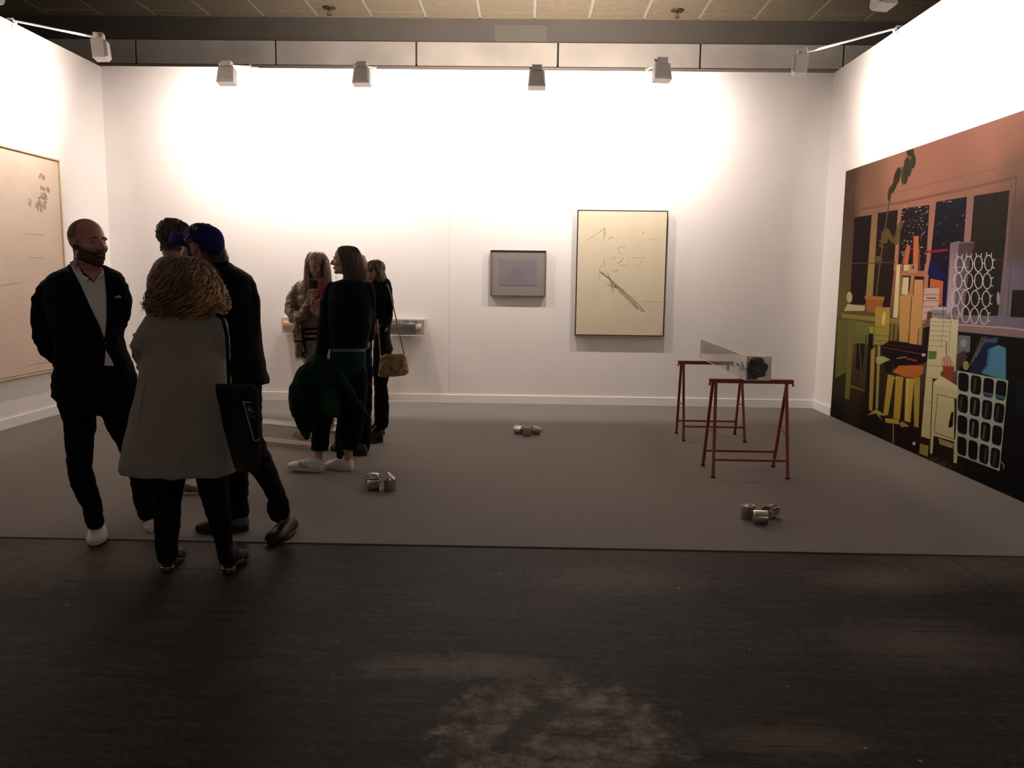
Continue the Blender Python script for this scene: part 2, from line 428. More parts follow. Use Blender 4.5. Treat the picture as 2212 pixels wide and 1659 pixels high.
for (a, e, tn, lab) in (((540, 153), (490, 141), -.03, 'grey floodlight over the back wall, leftmost of the four there'),
                        ((812, 153), (782, 143), -.03, 'grey floodlight over the back wall, second from the left, above the group of women'),
                        ((1152, 154), (1160, 150), 0, 'grey floodlight over the back wall, above the small grey picture'),
                        ((1396, 158), (1430, 134), .15, 'grey floodlight tilted on its arm, above the tall cream drawing')):
    A = at(a[0], a[1], YB-.01); A.z = HW+.0; E_ = at(e[0], e[1], 9.05)
    floodlight(lab, A, E_, (0, 1, 0), DN, P_BACK, tn)
A = atx(28, 50, XL+.01); E_ = at(214, 82, A.y); floodlight('grey floodlight on a long arm over the left wall, above the beige canvas', (XL+.01, A.y, HW), E_, (-1, 0, 0), DNS, P_SIDE, .25)
A = atx(1937, 70, XR-.01); E_ = at(1733, 115, A.y); floodlight('grey floodlight on a long arm over the right wall, above the mural', (XR-.01, A.y, HW), E_, (1, 0, 0), DNS, P_SIDE, -.25)
E_ = atz(1917, -46, 3.78)
floodlight('floodlight over the right wall, its tip showing at the top edge', (XR-.01, E_.y, HW), E_, (1, 0, 0), DNS, P_SIDE, .0)
floodlight('floodlight over the left wall, nearer the aisle', (XL+.01, 6.55, HW), (XL+.86, 6.55, 3.83), (-1, 0, 0), DNS, P_SIDE, .0)

# ------------------------------------------------------------------ the mural on the right wall (a flat print), drawn into an image by code
MZ, MY0, MY1 = 2.775, 9.305, 5.0
MW_, MH_ = 1560, 1010
def mural_image():
    P = []           # outline lists are pixels of the photograph; they become positions on the print
    A = lambda x, y: (1800+x*.2411, 300+y*.2411)
    B = lambda x, y: (1780+x*.2532, 640+y*.2532)
    def uv(p):
        q = atx(p[0], p[1], XR-.012); return (MY0-q.y)/(MY0-MY1)*MW_, q.z/MZ*MH_
    img = np.zeros((MH_, MW_, 3)); X, Y = np.meshgrid(np.arange(MW_)+.5, np.arange(MH_)+.5)
    base = [(A, 160, 320, (105, 82, 64)), (A, 300, 350, (140, 104, 84)), (A, 600, 300, (172, 118, 98)), (A, 900, 200, (182, 122, 100)), (A, 1400, 100, (182, 122, 100)),
            (A, 1650, -100, (176, 120, 98)), (A, 1650, 300, (148, 108, 92)), (A, 300, 600, (150, 110, 90)), (A, 800, 500, (180, 124, 102)), (A, 1300, 420, (168, 118, 98)),
            (A, 1680, 700, (112, 88, 80)), (A, 1660, 1000, (98, 84, 80)), (A, 1600, 1250, (112, 106, 122)), (A, 140, 700, (95, 75, 58)), (A, 110, 1100, (88, 74, 50)),
            (A, 80, 1500, (96, 86, 45)), (A, 1540, 1620, (120, 115, 135)), (B, 130, 300, (80, 72, 34)), (B, 100, 700, (48, 40, 22)), (B, 90, 1000, (24, 18, 12)),
            (B, 400, 1150, (26, 17, 10)), (B, 1000, 1450, (40, 28, 16)), (B, 1600, 1300, (14, 12, 10)), (B, 1650, 900, (22, 26, 28)), (B, 1300, 1550, (18, 14, 9)),
            (B, 700, 1250, (32, 20, 11)), (B, 600, 600, (50, 40, 22)), (A, 700, 1000, (150, 104, 86)), (A, 1200, 800, (160, 116, 106))]
    num = np.zeros_like(img); den = np.zeros((MH_, MW_, 1))
    for (g, x, y, c) in base:
        u, v = uv(g(x, y)); w = 1/((X-u)**2+(Y-v)**2+900.)**1.6
        num += w[..., None]*np.array(lin(c)); den += w[..., None]
    img[:] = num/den
    def fill(pts, c, a=1., c2=None):
        q = np.array([uv(p) for p in pts])
        x0_, x1_ = int(max(0, q[:, 0].min()-1)), int(min(MW_, q[:, 0].max()+2)); y0_, y1_ = int(max(0, q[:, 1].min()-1)), int(min(MH_, q[:, 1].max()+2))
        if x1_ <= x0_ or y1_ <= y0_: return
        acc = np.zeros((y1_-y0_, x1_-x0_))
        for ox, oy in ((-.25, -.25), (.25, -.25), (-.25, .25), (.25, .25)):
            xx = X[y0_:y1_, x0_:x1_]+ox; yy = Y[y0_:y1_, x0_:x1_]+oy; ins = np.zeros(xx.shape, bool)
            for i in range(len(q)):
                xa, ya = q[i]; xb, yb = q[(i+1) % len(q)]
                if ya == yb: continue
                ins ^= ((ya > yy) != (yb > yy)) & (xx < (xb-xa)*(yy-ya)/(yb-ya)+xa)
            acc += ins
        acc = (acc/4*a)[..., None]; col = np.array(lin(c))
        if c2 is not None:
            t = np.clip((Y[y0_:y1_, x0_:x1_]-q[:, 1].min())/max(1, np.ptp(q[:, 1])), 0, 1)[..., None]
            col = col*t+np.array(lin(c2))*(1-t)
        img[y0_:y1_, x0_:x1_] = img[y0_:y1_, x0_:x1_]*(1-acc)+col*acc
    def f(g, pts, c, a=1., c2=None): fill([g(*p) for p in pts], c, a, c2)
    def line(g, pts, w, c, a=1.):
        for (x1, y1), (x2, y2) in zip(pts, pts[1:]):
            L = math.hypot(x2-x1, y2-y1) or 1; nx, ny = -(y2-y1)/L*w/2, (x2-x1)/L*w/2
            f(g, [(x1+nx, y1+ny), (x2+nx, y2+ny), (x2-nx, y2-ny), (x1-nx, y1-ny)], c, a)
    def ell(g, x, y, rx, ry, c, rot=0, a=1., n=26):
        ca, sa = math.cos(rot), math.sin(rot)
        f(g, [(x+rx*math.cos(t)*ca-ry*math.sin(t)*sa, y+rx*math.cos(t)*sa+ry*math.sin(t)*ca) for t in [2*PI*k/n for k in range(n)]], c, a)
    rnd = random.Random(5)
    # room of the print: mouldings, window band
    line(A, [(195, 560), (750, 435), (1709, 200)], 5, (140, 92, 76)); line(A, [(190, 636), (600, 565), (1200, 440), (1640, 335)], 12, (140, 94, 78))
    line(A, [(190, 646), (600, 578), (1200, 455), (1640, 350)], 5, (105, 68, 56))
    line(A, [(1640, 335), (1560, 1590)], 10, (110, 84, 74)); line(A, [(1600, 390), (1500, 1590)], 22, (128, 104, 98)); line(A, [(185, 480), (150, 1500)], 8, (85, 66, 52))
    f(A, [(190, 705), (345, 680), (290, 1480), (150, 1490)], (36, 25, 20)); f(A, [(400, 665), (580, 635), (545, 1180), (500, 1570), (350, 1500)], (42, 29, 22))
    f(A, [(612, 625), (862, 592), (830, 1170), (820, 1340), (560, 1400), (580, 1130)], (38, 26, 25)); f(A, [(922, 565), (1198, 518), (1170, 920), (1050, 930), (1010, 1500), (850, 1500), (845, 1215)], (27, 24, 38))
    f(A, [(1262, 510), (1580, 460), (1535, 1000), (1475, 1585), (1060, 1580), (1060, 930), (1230, 920)], (42, 36, 31)); f(A, [(1605, 1355), (1900, 1355), (1900, 1610), (1585, 1595)], (38, 31, 29))
    f(A, [(345, 680), (400, 665), (350, 1410), (292, 1410)], (150, 112, 84), 1, (140, 128, 72)); f(A, [(580, 635), (612, 625), (570, 1180), (540, 1180)], (170, 120, 98))
    f(A, [(862, 590), (922, 568), (880, 980), (845, 1330), (820, 1330)], (172, 120, 106)); f(A, [(1198, 518), (1262, 505), (1225, 920), (1172, 920)], (160, 116, 110))
    line(A, [(168, 1116), (560, 1105)], 9, (92, 66, 58)); line(A, [(1440, 1085), (1530, 1085)], 8, (70, 62, 58))
    for k in range(120):
        x, y = rnd.uniform(610, 855), rnd.uniform(600, 1050)
        if rnd.random() < (1-(y-600)/700): ell(A, x, y, rnd.uniform(3, 14), rnd.uniform(2, 6), rnd.choice([(190, 180, 180), (140, 120, 118), (210, 200, 195)]), rnd.uniform(-.8, .3), .8, 8)
    for k in range(22): ell(A, rnd.uniform(930, 1190), rnd.uniform(560, 1100), rnd.uniform(3, 10), rnd.uniform(2, 5), (170, 160, 170), rnd.uniform(-.5, .5), .75, 8)
    for k in range(8): ell(A, rnd.uniform(980, 1060), 562, rnd.uniform(6, 16), 4, (190, 180, 180), 0, .7, 8)
    for k in range(10): ell(A, rnd.uniform(1270, 1560), rnd.uniform(500, 1000), 5, 3, (120, 110, 100), 0, .7, 8)
    # plant
    line(A, [(512, 520), (480, 700), (440, 950), (402, 1250), (385, 1410)], 12, (98, 76, 52)); line(A, [(425, 1040), (520, 930)], 4, (85, 72, 45))
    for (x, y, rx, ry, ro, c) in ((690, 120, 34, 40, .2, (62, 56, 42)), (715, 200, 24, 65, .05, (58, 54, 38)), (660, 230, 28, 70, .15, (66, 60, 42)), (650, 320, 24, 90, .12, (60, 58, 40)),
                              (622, 330, 14, 85, .0, (72, 66, 46)), (572, 340, 28, 90, .25, (55, 50, 34)), (545, 420, 22, 80, .4, (60, 54, 36)), (505, 490, 16, 70, .15, (66, 58, 40)), (690, 270, 16, 70, .2, (70, 62, 44))):
        ell(A, x, y, rx, ry, c, ro)
    for (x, y, rx, ry, ro) in ((470, 860, 40, 60, .3), (520, 890, 24, 60, -.6), (590, 800, 22, 75, .35), (575, 880, 26, 70, .1), (450, 920, 40, 20, 0), (400, 1075, 38, 26, 0), (430, 960, 26, 14, .4)): ell(A, x, y, rx, ry, (96, 82, 48), ro, .9)
    ell(A, 145, 1420, 26, 50, (190, 180, 140), 0, .85); ell(A, 1478, 1430, 14, 60, (190, 190, 180), 0, .7)
    f(A, [(570, 1125), (615, 1125), (575, 1605), (535, 1600)], (214, 196, 150)); f(A, [(285, 1410), (455, 1420), (430, 1560), (303, 1550)], (152, 96, 52)); f(A, [(280, 1405), (458, 1415), (455, 1445), (283, 1435)], (168, 108, 60))
    # easel, poles, tubes
    f(A, [(600, 1120), (625, 1120), (600, 1659), (575, 1659)], (150, 112, 68)); f(A, [(720, 870), (765, 870), (760, 1180), (712, 1180)], (196, 112, 76)); f(A, [(660, 935), (692, 970), (668, 1125), (628, 1115)], (186, 106, 70))
    line(A, [(765, 940), (775, 1180)], 8, (150, 84, 60)); line(A, [(640, 1000), (600, 1250)], 10, (150, 90, 60))
    f(A, [(630, 1125), (680, 1125), (675, 1185), (628, 1180)], (205, 182, 150)); f(A, [(625, 1240), (678, 1240), (668, 1395), (612, 1390)], (212, 196, 156)); f(A, [(612, 1182), (832, 1182), (824, 1235), (608, 1225)], (166, 110, 78))
    f(A, [(680, 1125), (752, 1125), (748, 1202), (672, 1200)], (182, 134, 102)); f(A, [(704, 1135), (728, 1135), (726, 1165), (702, 1165)], (110, 80, 60)); f(A, [(695, 1230), (727, 1230), (702, 1480), (676, 1410)], (172, 126, 86))
    f(A, [(730, 1260), (805, 1262), (792, 1700), (690, 1700)], (198, 146, 100)); line(A, [(722, 1290), (700, 1650)], 10, (130, 84, 56)); f(A, [(618, 1398), (712, 1393), (700, 1700), (596, 1700)], (192, 146, 86))
    f(A, [(820, 1120), (842, 1120), (820, 1659), (790, 1659)], (172, 118, 96)); f(A, [(832, 1003), (1030, 984), (1030, 1004), (832, 1024)], (152, 34, 52)); f(A, [(865, 1090), (1000, 1200), (1010, 1500), (985, 1490), (975, 1265), (845, 1215)], (27, 27, 74))
    f(A, [(870, 1250), (985, 1275), (975, 1500), (945, 1480), (945, 1335), (865, 1330)], (190, 102, 64)); f(A, [(820, 1335), (950, 1335), (940, 1622), (795, 1620)], (204, 170, 156))
    for y in (1395, 1450, 1505, 1560): line(A, [(808, y), (945, y)], 5, (110, 76, 66))
    f(A, [(830, 1420), (930, 1425), (910, 1434), (840, 1430)], (90, 66, 60)); f(A, [(845, 1545), (890, 1545), (890, 1620), (835, 1620)], (90, 66, 58))
    # translucent sheet and ring rack
    f(A, [(1060, 930), (1265, 925), (1225, 1100), (1165, 1600), (1010, 1600), (1035, 1250)], (96, 76, 84), .6, (150, 136, 158)); f(A, [(1062, 935), (1125, 935), (1085, 1500), (1010, 1590), (1040, 1240)], (146, 118, 122), .7, (196, 186, 204))
    line(A, [(1060, 935), (1265, 925)], 5, (170, 140, 140)); line(A, [(1050, 1150), (1210, 1150)], 6, (180, 160, 165)); line(A, [(1035, 1345), (1180, 1350)], 5, (190, 175, 185))
    line(A, [(1265, 925), (1260, 1030)], 4, (80, 70, 66))
    RC = [[(1130, 1128), (1213, 1122), (1300, 1118), (1392, 1112)], [(1118, 1272), (1213, 1272), (1302, 1270), (1378, 1275)], [(1100, 1425), (1185, 1425), (1270, 1430), (1370, 1435)], [(1090, 1560), (1185, 1575), (1265, 1585), (1352, 1590)]]
    ring_c = (202, 194, 190)
    for row in RC:
        for (x, y) in row:
            n = 30; pts = [(x+36*math.cos(2*PI*k/n), y+70*math.sin(2*PI*k/n)) for k in range(n+1)]; line(A, pts, 9, ring_c)
        for (x, y), (x2, y2) in zip(row, row[1:]): line(A, [(x+36, y), (x2-36, y2)], 9, ring_c)
        x, y = row[-1]; line(A, [(x+34, y-20), (x+56, y-34)], 10, ring_c); line(A, [(x+34, y+40), (x+54, y+46)], 10, ring_c)
    for r1, r2 in zip(RC, RC[1:]):
        for (x, y), (x2, y2) in zip(r1, r2): line(A, [(x, y+70), (x2, y2-70)], 9, ring_c)
    for (x, y) in RC[0]:
        line(A, [(x-18, y-66), (x-20, y-96)], 8, ring_c); line(A, [(x+22, y-60), (x+28, y-92)], 8, ring_c)
    # ---- lower half
    f(B, [(120, 200), (250, 200), (205, 640), (95, 700)], (98, 96, 48)); f(B, [(150, 148), (650, 195), (645, 238), (150, 182)], (138, 126, 58)); f(B, [(200, 65), (350, 82), (345, 125), (170, 125)], (188, 172, 130))
    f(B, [(265, 210), (430, 235), (430, 420), (250, 400)], (112, 112, 60)); f(B, [(280, 400), (350, 405), (330, 640), (270, 620)], (30, 26, 20))
    for p in (((212, 200), (268, 205), (215, 880), (178, 870)), ((235, 318), (380, 330), (378, 388), (232, 378)), ((210, 748), (345, 800), (345, 815), (205, 765))): f(B, p, (112, 104, 54))
    line(B, [(300, 400), (330, 760)], 12, (84, 74, 40)); line(B, [(360, 330), (345, 800)], 12, (70, 62, 34))
    f(B, [(570, 225), (640, 235), (620, 380), (560, 380)], (120, 104, 50)); line(B, [(600, 240), (590, 375)], 8, (40, 32, 18)); f(B, [(430, 260), (560, 262), (545, 420), (430, 410)], (150, 138, 70))
    for p in ((425, 330, 545, 340), (425, 375, 545, 385)): line(B, [(p[0], p[1]), (p[2], p[3])], 5, (90, 80, 40))
    f(B, [(383, 265), (422, 265), (398, 960), (345, 960)], (24, 22, 26)); f(B, [(385, 262), (422, 262), (418, 320), (385, 318)], (150, 150, 60))
    f(B, [(400, 460), (437, 430), (412, 985), (382, 965)], (168, 138, 58)); f(B, [(545, 665), (602, 680), (545, 1015), (505, 1010)], (178, 150, 64)); f(B, [(612, 678), (678, 690), (648, 1048), (592, 1040)], (180, 148, 58))
    f(B, [(768, 688), (822, 690), (806, 1122), (768, 1110)], (172, 146, 62)); f(B, [(697, 700), (770, 700), (736, 1080), (685, 1062)], (186, 156, 76)); line(B, [(715, 700), (705, 1060)], 10, (212, 180, 100))
    f(B, [(650, -5), (750, -5), (715, 395), (640, 385)], (190, 146, 86)); f(B, [(750, -5), (832, -5), (792, 415), (720, 400)], (198, 148, 94)); line(B, [(748, 0), (722, 400)], 9, (120, 78, 44)); f(B, [(815, 255), (855, 258), (845, 420), (800, 410)], (170, 138, 84))
    line(B, [(850, 265), (838, 420)], 14, (40, 26, 20)); f(B, [(890, 260), (905, 260), (885, 440), (845, 440), (860, 265)], (30, 20, 18))
    f(B, [(438, 92), (563, 95), (556, 262), (434, 256)], (170, 140, 60)); ell(B, 510, 190, 16, 60, (220, 200, 130), .1, .8)
    line(B, [(470, 420), (450, 960)], 22, (152, 148, 86)); f(B, [(368, 1015), (445, 962), (532, 1022), (470, 1012), (500, 1065), (445, 1000)], (170, 160, 88)); f(B, [(445, 520), (500, 510), (565, 540), (480, 580), (445, 570)], (170, 168, 112))
    f(B, [(520, 1040), (640, 1050), (640, 1092), (525, 1078)], (176, 160, 74)); f(B, [(640, 1085), (665, 1065), (730, 1110), (660, 1118)], (160, 140, 70))
    f(B, [(485, 425), (560, 380), (700, 398), (882, 430), (885, 545), (850, 575), (600, 592), (560, 530), (488, 490)], (28, 14, 18)); line(B, [(490, 432), (870, 500)], 9, (104, 44, 54)); line(B, [(510, 410), (880, 450)], 6, (74, 30, 40))
    line(B, [(620, 530), (700, 518)], 7, (190, 170, 160)); f(B, [(700, 520), (795, 545), (790, 560), (700, 535)], (140, 60, 40)); ell(B, 850, 500, 18, 14, (200, 170, 165))
    f(B, [(510, 560), (580, 560), (575, 650), (530, 655)], (20, 14, 14)); f(B, [(580, 645), (640, 592), (850, 590), (846, 655), (800, 695), (690, 690)], (186, 104, 54)); line(B, [(555, 710), (660, 690)], 9, (180, 150, 80))
    f(B, [(910, 185), (1148, 200), (1122, 640), (1000, 640), (990, 702), (935, 702), (905, 1218), (828, 1195), (880, 560)], (206, 196, 162), 1, (196, 188, 128))
    for k, y in enumerate((215, 250, 292, 333, 375, 420, 590, 690, 900)): line(B, [(905-k*5, y), (1080-k*8 if y < 600 else 925, y+8)], 4, (120, 110, 88))
    line(B, [(1022, 200), (1000, 420)], 4, (130, 120, 100)); line(B, [(1085, 205), (1065, 470)], 4, (130, 120, 100)); f(B, [(892, 465), (962, 470), (956, 536), (890, 536)], (92, 124, 52))
    f(B, [(926, 700), (948, 700), (918, 1210), (903, 1214)], (60, 50, 32))
    f(B, [(925, 88), (1050, 92), (1045, 188), (918, 180)], (146, 132, 132)); f(B, [(928, 92), (1048, 95), (1048, 118), (926, 114)], (196, 184, 182)); line(B, [(1020, 92), (1016, 186)], 5, (80, 70, 70)); line(B, [(920, 150), (1045, 155)], 6, (90, 80, 80))
    f(B, [(1145, 300), (1900, 380), (1900, 1900), (1150, 1400)], (17, 17, 18)); f(B, [(1145, 238), (1706, 288), (1900, 305), (1900, 385), (1706, 352), (1145, 300)], (138, 116, 112)); line(B, [(1145, 240), (1560, 270), (1900, 308)], 12, (190, 168, 160))
    f(B, [(1150, 330), (1250, 340), (1245, 475), (1130, 500)], (112, 112, 116)); ell(B, 1190, 400, 26, 34, (160, 160, 160), 0, .7); f(B, [(1130, 500), (1200, 460), (1225, 520), (1130, 640)], (70, 56, 56))
    f(B, [(1370, 368), (1482, 375), (1460, 480), (1392, 600), (1335, 665), (1235, 650)], (30, 40, 66)); f(B, [(1366, 365), (1484, 350), (1478, 395), (1372, 395)], (60, 84, 110))
    for k in range(5): line(B, [(1240+k*14, 600-k*20), (1350+k*10, 345)], 5, ((140, 124, 110), (60, 50, 46))[k % 2])
    ell(B, 1210, 590, 26, 40, (150, 150, 100), 0, .9); f(B, [(1400, 452), (1490, 415), (1552, 442), (1552, 718), (1340, 655), (1385, 590)], (80, 134, 162)); f(B, [(1400, 452), (1425, 440), (1400, 600), (1352, 650), (1340, 655), (1385, 590)], (62, 110, 142))
    f(B, [(1640, 700), (1900, 740), (1900, 1100), (1640, 1000)], (26, 32, 38))
    # pot and cabinet
    line(B, [(1044, 392), (1042, 500)], 7, (70, 50, 40)); f(B, [(1008, 525), (1060, 498), (1115, 592), (1108, 610), (1000, 605)], (192, 152, 126)); f(B, [(1014, 592), (1112, 602), (1096, 748), (1010, 736)], (144, 68, 42))
    for x in (1030, 1055, 1080): line(B, [(x-6, 520), (x, 606)], 5, (140, 100, 84))
    f(B, [(932, 735), (1000, 680), (1188, 795), (1180, 830), (1132, 1425), (1104, 1420), (1110, 1240), (935, 1190), (925, 1345), (904, 1338)], (198, 188, 142)); f(B, [(1000, 680), (1188, 795), (1180, 815), (935, 750), (932, 735)], (212, 202, 162))
    line(B, [(970, 835), (1142, 880), (1110, 1222), (940, 1160), (970, 835)], 6, (110, 98, 70)); f(B, [(1112, 868), (1145, 880), (1118, 1222), (1108, 1215)], (60, 50, 36)); f(B, [(1086, 990), (1106, 985), (1098, 1112), (1062, 1124), (1066, 1075)], (20, 15, 10))
    f(B, [(975, 1210), (1105, 1255), (1100, 1300), (985, 1262)], (150, 140, 100)); f(B, [(820, 1255), (892, 1275), (885, 1370), (812, 1340)], (150, 136, 66)); line(B, [(590, 1095), (590, 1250)], 7, (170, 160, 140)); ell(B, 768, 1256, 13, 16, (210, 200, 180))
    for (x, y, r) in ((940, 1390, 40), (1010, 1430, 40), (1080, 1450, 20)): ell(B, x, y, r, r*.5, (80, 66, 44), 0, .7)
    # bottle crate
    fr = (168, 174, 160); Q = [(1137, 632), (1572, 718), (1497, 1492), (1128, 1352)]
    f(B, Q, fr)
    for i in range(4):
        for j in range(4):
            def bl(u, v):
                a = ((1-u)*Q[0][0]+u*Q[1][0], (1-u)*Q[0][1]+u*Q[1][1]); b = ((1-u)*Q[3][0]+u*Q[2][0], (1-u)*Q[3][1]+u*Q[2][1])
                return ((1-v)*a[0]+v*b[0], (1-v)*a[1]+v*b[1])
            pts = []
            for k in range(28):
                t = 2*PI*k/28; cx, cy = math.cos(t), math.sin(t)
                pts.append(bl((i+.5+.42*math.copysign(abs(cx)**.45, cx))/4, (j+.5+.43*math.copysign(abs(cy)**.45, cy))/4))
            f(B, pts, (19, 19, 19))
            if j < 2 and i > 1 and j == 0: f(B, [pts[k] for k in (1, 13, 11, 4)], (66, 104, 122), .8)
            elif rnd.random() < .7:
                u0 = rnd.uniform(.25, .6); f(B, [bl((i+u0)/4, (j+.2)/4), bl((i+u0+.18)/4, (j+.2)/4), bl((i+u0+.1)/4, (j+.85)/4), bl((i+u0-.08)/4, (j+.85)/4)], rnd.choice([(96, 84, 72), (72, 70, 66), (110, 96, 80), (60, 66, 60)]), .9)
    line(B, [(1510, 1410), (1535, 1440), (1532, 1475)], 12, (120, 128, 118))
    for x in (1170, 1270, 1375): line(B, [(x, 1400), (x-8, 1560)], 8, (50, 40, 30), .6)
    return img
mi = mural_image()
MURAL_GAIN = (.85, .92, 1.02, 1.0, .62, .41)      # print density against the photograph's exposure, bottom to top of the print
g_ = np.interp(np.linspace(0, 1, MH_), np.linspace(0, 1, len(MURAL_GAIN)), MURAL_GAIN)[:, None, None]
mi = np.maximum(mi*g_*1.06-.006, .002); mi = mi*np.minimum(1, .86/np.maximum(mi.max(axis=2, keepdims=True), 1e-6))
srgb = np.where(mi <= .0031308, mi*12.92, 1.055*mi**(1/2.4)-.055)
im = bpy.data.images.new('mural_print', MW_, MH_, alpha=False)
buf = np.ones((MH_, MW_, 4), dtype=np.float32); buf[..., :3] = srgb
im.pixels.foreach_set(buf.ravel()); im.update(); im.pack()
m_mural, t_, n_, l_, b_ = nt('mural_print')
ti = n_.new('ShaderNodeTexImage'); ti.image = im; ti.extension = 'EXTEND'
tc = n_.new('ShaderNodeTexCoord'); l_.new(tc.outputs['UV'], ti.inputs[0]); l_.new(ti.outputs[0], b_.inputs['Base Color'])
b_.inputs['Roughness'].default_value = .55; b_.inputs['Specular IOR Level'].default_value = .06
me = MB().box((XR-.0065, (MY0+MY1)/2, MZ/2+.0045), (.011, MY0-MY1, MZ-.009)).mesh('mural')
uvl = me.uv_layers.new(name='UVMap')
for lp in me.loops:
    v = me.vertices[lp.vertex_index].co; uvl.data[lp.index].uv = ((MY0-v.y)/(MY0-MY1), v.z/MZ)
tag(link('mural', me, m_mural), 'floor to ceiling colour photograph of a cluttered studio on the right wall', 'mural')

# ------------------------------------------------------------------ pictures
def frame_rails(t, org, x0_, x1_, z0_, z1_, y0_, y1_, w, m, name='frame_rail', R=None):
    for (a, b, c, d) in ((x0_, x1_, z1_-w, z1_), (x0_, x1_, z0_, z0_+w), (x0_, x0_+w, z0_+w, z1_-w), (x1_-w, x1_, z0_+w, z1_-w)):
        mb = MB().box(((a+b)/2, (y0_+y1_)/2, (c+d)/2), (b-a, y1_-y0_, d-c))
        if R: mb.map(R)
        part(name, mb, m, t, org, bevel=.001)
# beige canvas on the left wall
def LW(p): return Vector((XL+(YB-p.y), p.x, p.z))      # picture built facing -y at the back plane, turned onto the left wall
def mat_canvas():
    m, t, n, l, b = nt('raw_beige_canvas')
    tc = n.new('ShaderNodeTexCoord'); ns = n.new('ShaderNodeTexNoise'); ns.inputs['Scale'].default_value = 2.2; ns.inputs['Detail'].default_value = 8
    l.new(tc.outputs['Object'], ns.inputs['Vector'])
    r = n.new('ShaderNodeValToRGB'); r.color_ramp.elements[0].position = .3; r.color_ramp.elements[0].color = (.60, .475, .375, 1); r.color_ramp.elements[1].position = .7; r.color_ramp.elements[1].color = (.65, .53, .425, 1)
    l.new(ns.outputs[0], r.inputs[0]); l.new(r.outputs[0], b.inputs['Base Color']); b.inputs['Roughness'].default_value = .85
    mp = n.new('ShaderNodeMapping'); mp.inputs['Scale'].default_value = (1, 2, 14); l.new(tc.outputs['Object'], mp.inputs[0])
    n2 = n.new('ShaderNodeTexNoise'); n2.inputs['Scale'].default_value = 1.5; n2.inputs['Detail'].default_value = 6; l.new(mp.outputs[0], n2.inputs['Vector'])
    bp = n.new('ShaderNodeBump'); bp.inputs['Strength'].default_value = .5; bp.inputs['Distance'].default_value = .004; l.new(n2.outputs[0], bp.inputs['Height']); l.new(bp.outputs[0], b.inputs['Normal'])
    return m
m_wood = mat('pale_wood_frame', (.58, .44, .28), .5, .12, 6, .05, stretch=(1, 1, 8))
m_smudge = mat('charcoal_smudge', (.36, .26, .19), .9, .25, 40)
cx0, cx1, cz0, cz1 = 6.72, 8.83, .49, 2.745
org = Vector((XL, (cx0+cx1)/2, cz0))
t = thing('framed_canvas', 'large beige canvas with faint smudges in a thin pale wood frame', 'painting', org)
part('canvas', MB().box(((cx0+cx1)/2, YB-.022, (cz0+cz1)/2), (cx1-cx0-.05, .036, cz1-cz0-.05)).map(LW), mat_canvas(), t, org)
frame_rails(t, org, cx0, cx1, cz0, cz1, YB-.052, YB-.001, .018, m_wood, R=LW)
def blob_patch(c, rx, rz, wob=.3, n=18, rot=0, seed=0, thick=.0012):
    """thin irregular mark lying on the back plane"""
    r = random.Random(seed); pts = []
    for k in range(n):
        a = 2*PI*k/n; q = 1+r.uniform(-wob, wob); x, z = rx*q*math.cos(a), rz*q*math.sin(a)
        pts.append((c[0]+x*math.cos(rot)-z*math.sin(rot), c[1]+x*math.sin(rot)+z*math.cos(rot)))
    return pts
def flat(pts, y, th=.001):
    n = len(pts); mb = MB(); mb.add([(x, y-th, z) for x, z in pts]+[(x, y, z) for x, z in pts],
        [tuple(range(n)), tuple(reversed(range(n, 2*n)))]+[(i, i+n, (i+1) % n+n, (i+1) % n) for i in range(n)])
    return mb
def smudge_mat(name, col, bgc, dens=.55, scale=30):
    """mark that lets the ground show through, by noise"""
    m, t, n, l, b = nt(name); tc = n.new('ShaderNodeTexCoord'); ns = n.new('ShaderNodeTexNoise'); ns.inputs['Scale'].default_value = scale; ns.inputs['Detail'].default_value = 6
    l.new(tc.outputs['Object'], ns.inputs['Vector']); r = n.new('ShaderNodeValToRGB'); r.color_ramp.elements[0].position = dens-.12; r.color_ramp.elements[1].position = dens+.12
    r.color_ramp.elements[0].color = (0, 0, 0, 1); r.color_ramp.elements[1].color = (1, 1, 1, 1); l.new(ns.outputs[0], r.inputs[0])
    tr = n.new('ShaderNodeBsdfTransparent'); mx = n.new('ShaderNodeMixShader'); b.inputs['Base Color'].default_value = col+(1,); b.inputs['Roughness'].default_value = .9
    l.new(r.outputs[0], mx.inputs[0]); l.new(tr.outputs[0], mx.inputs[1]); l.new(b.outputs[0], mx.inputs[2]); l.new(mx.outputs[0], n['Material Output'].inputs[0]); return m
m_sm = smudge_mat('soft_charcoal', (.40, .30, .235), None, .54, 22)
for k, (px, py, rx, rz) in enumerate(((90, 382, .05, .035), (92, 412, .05, .05), (104, 410, .035, .03), (88, 440, .09, .09), (64, 437, .03, .045), (98, 430, .03, .05))):
    q = atx(px, py, XL+.04); mb = flat(blob_patch((q.y, q.z), rx, rz, .25, seed=k), YB-.0405).map(LW); part('smudge', mb, m_sm, t, org)
for k, (a, b_) in enumerate((((0, 618), (40, 611)), ((62, 556), (92, 558)), ((55, 505), (95, 508)), ((60, 790), (118, 780)))):
    p, q = atx(a[0], a[1], XL+.042), atx(b_[0], b_[1], XL+.042)
    part('crease', MB().tube([(p.y, YB-.041, p.z), ((p.y+q.y)/2, YB-.041, (p.z+q.z)/2+.004), (q.y, YB-.041, q.z)], .0016, 6).map(LW), m_smudge, t, org)

m_alu = mat('dark_metal_frame', (.11, .10, .095), .35, .04, 10, metal=.6)
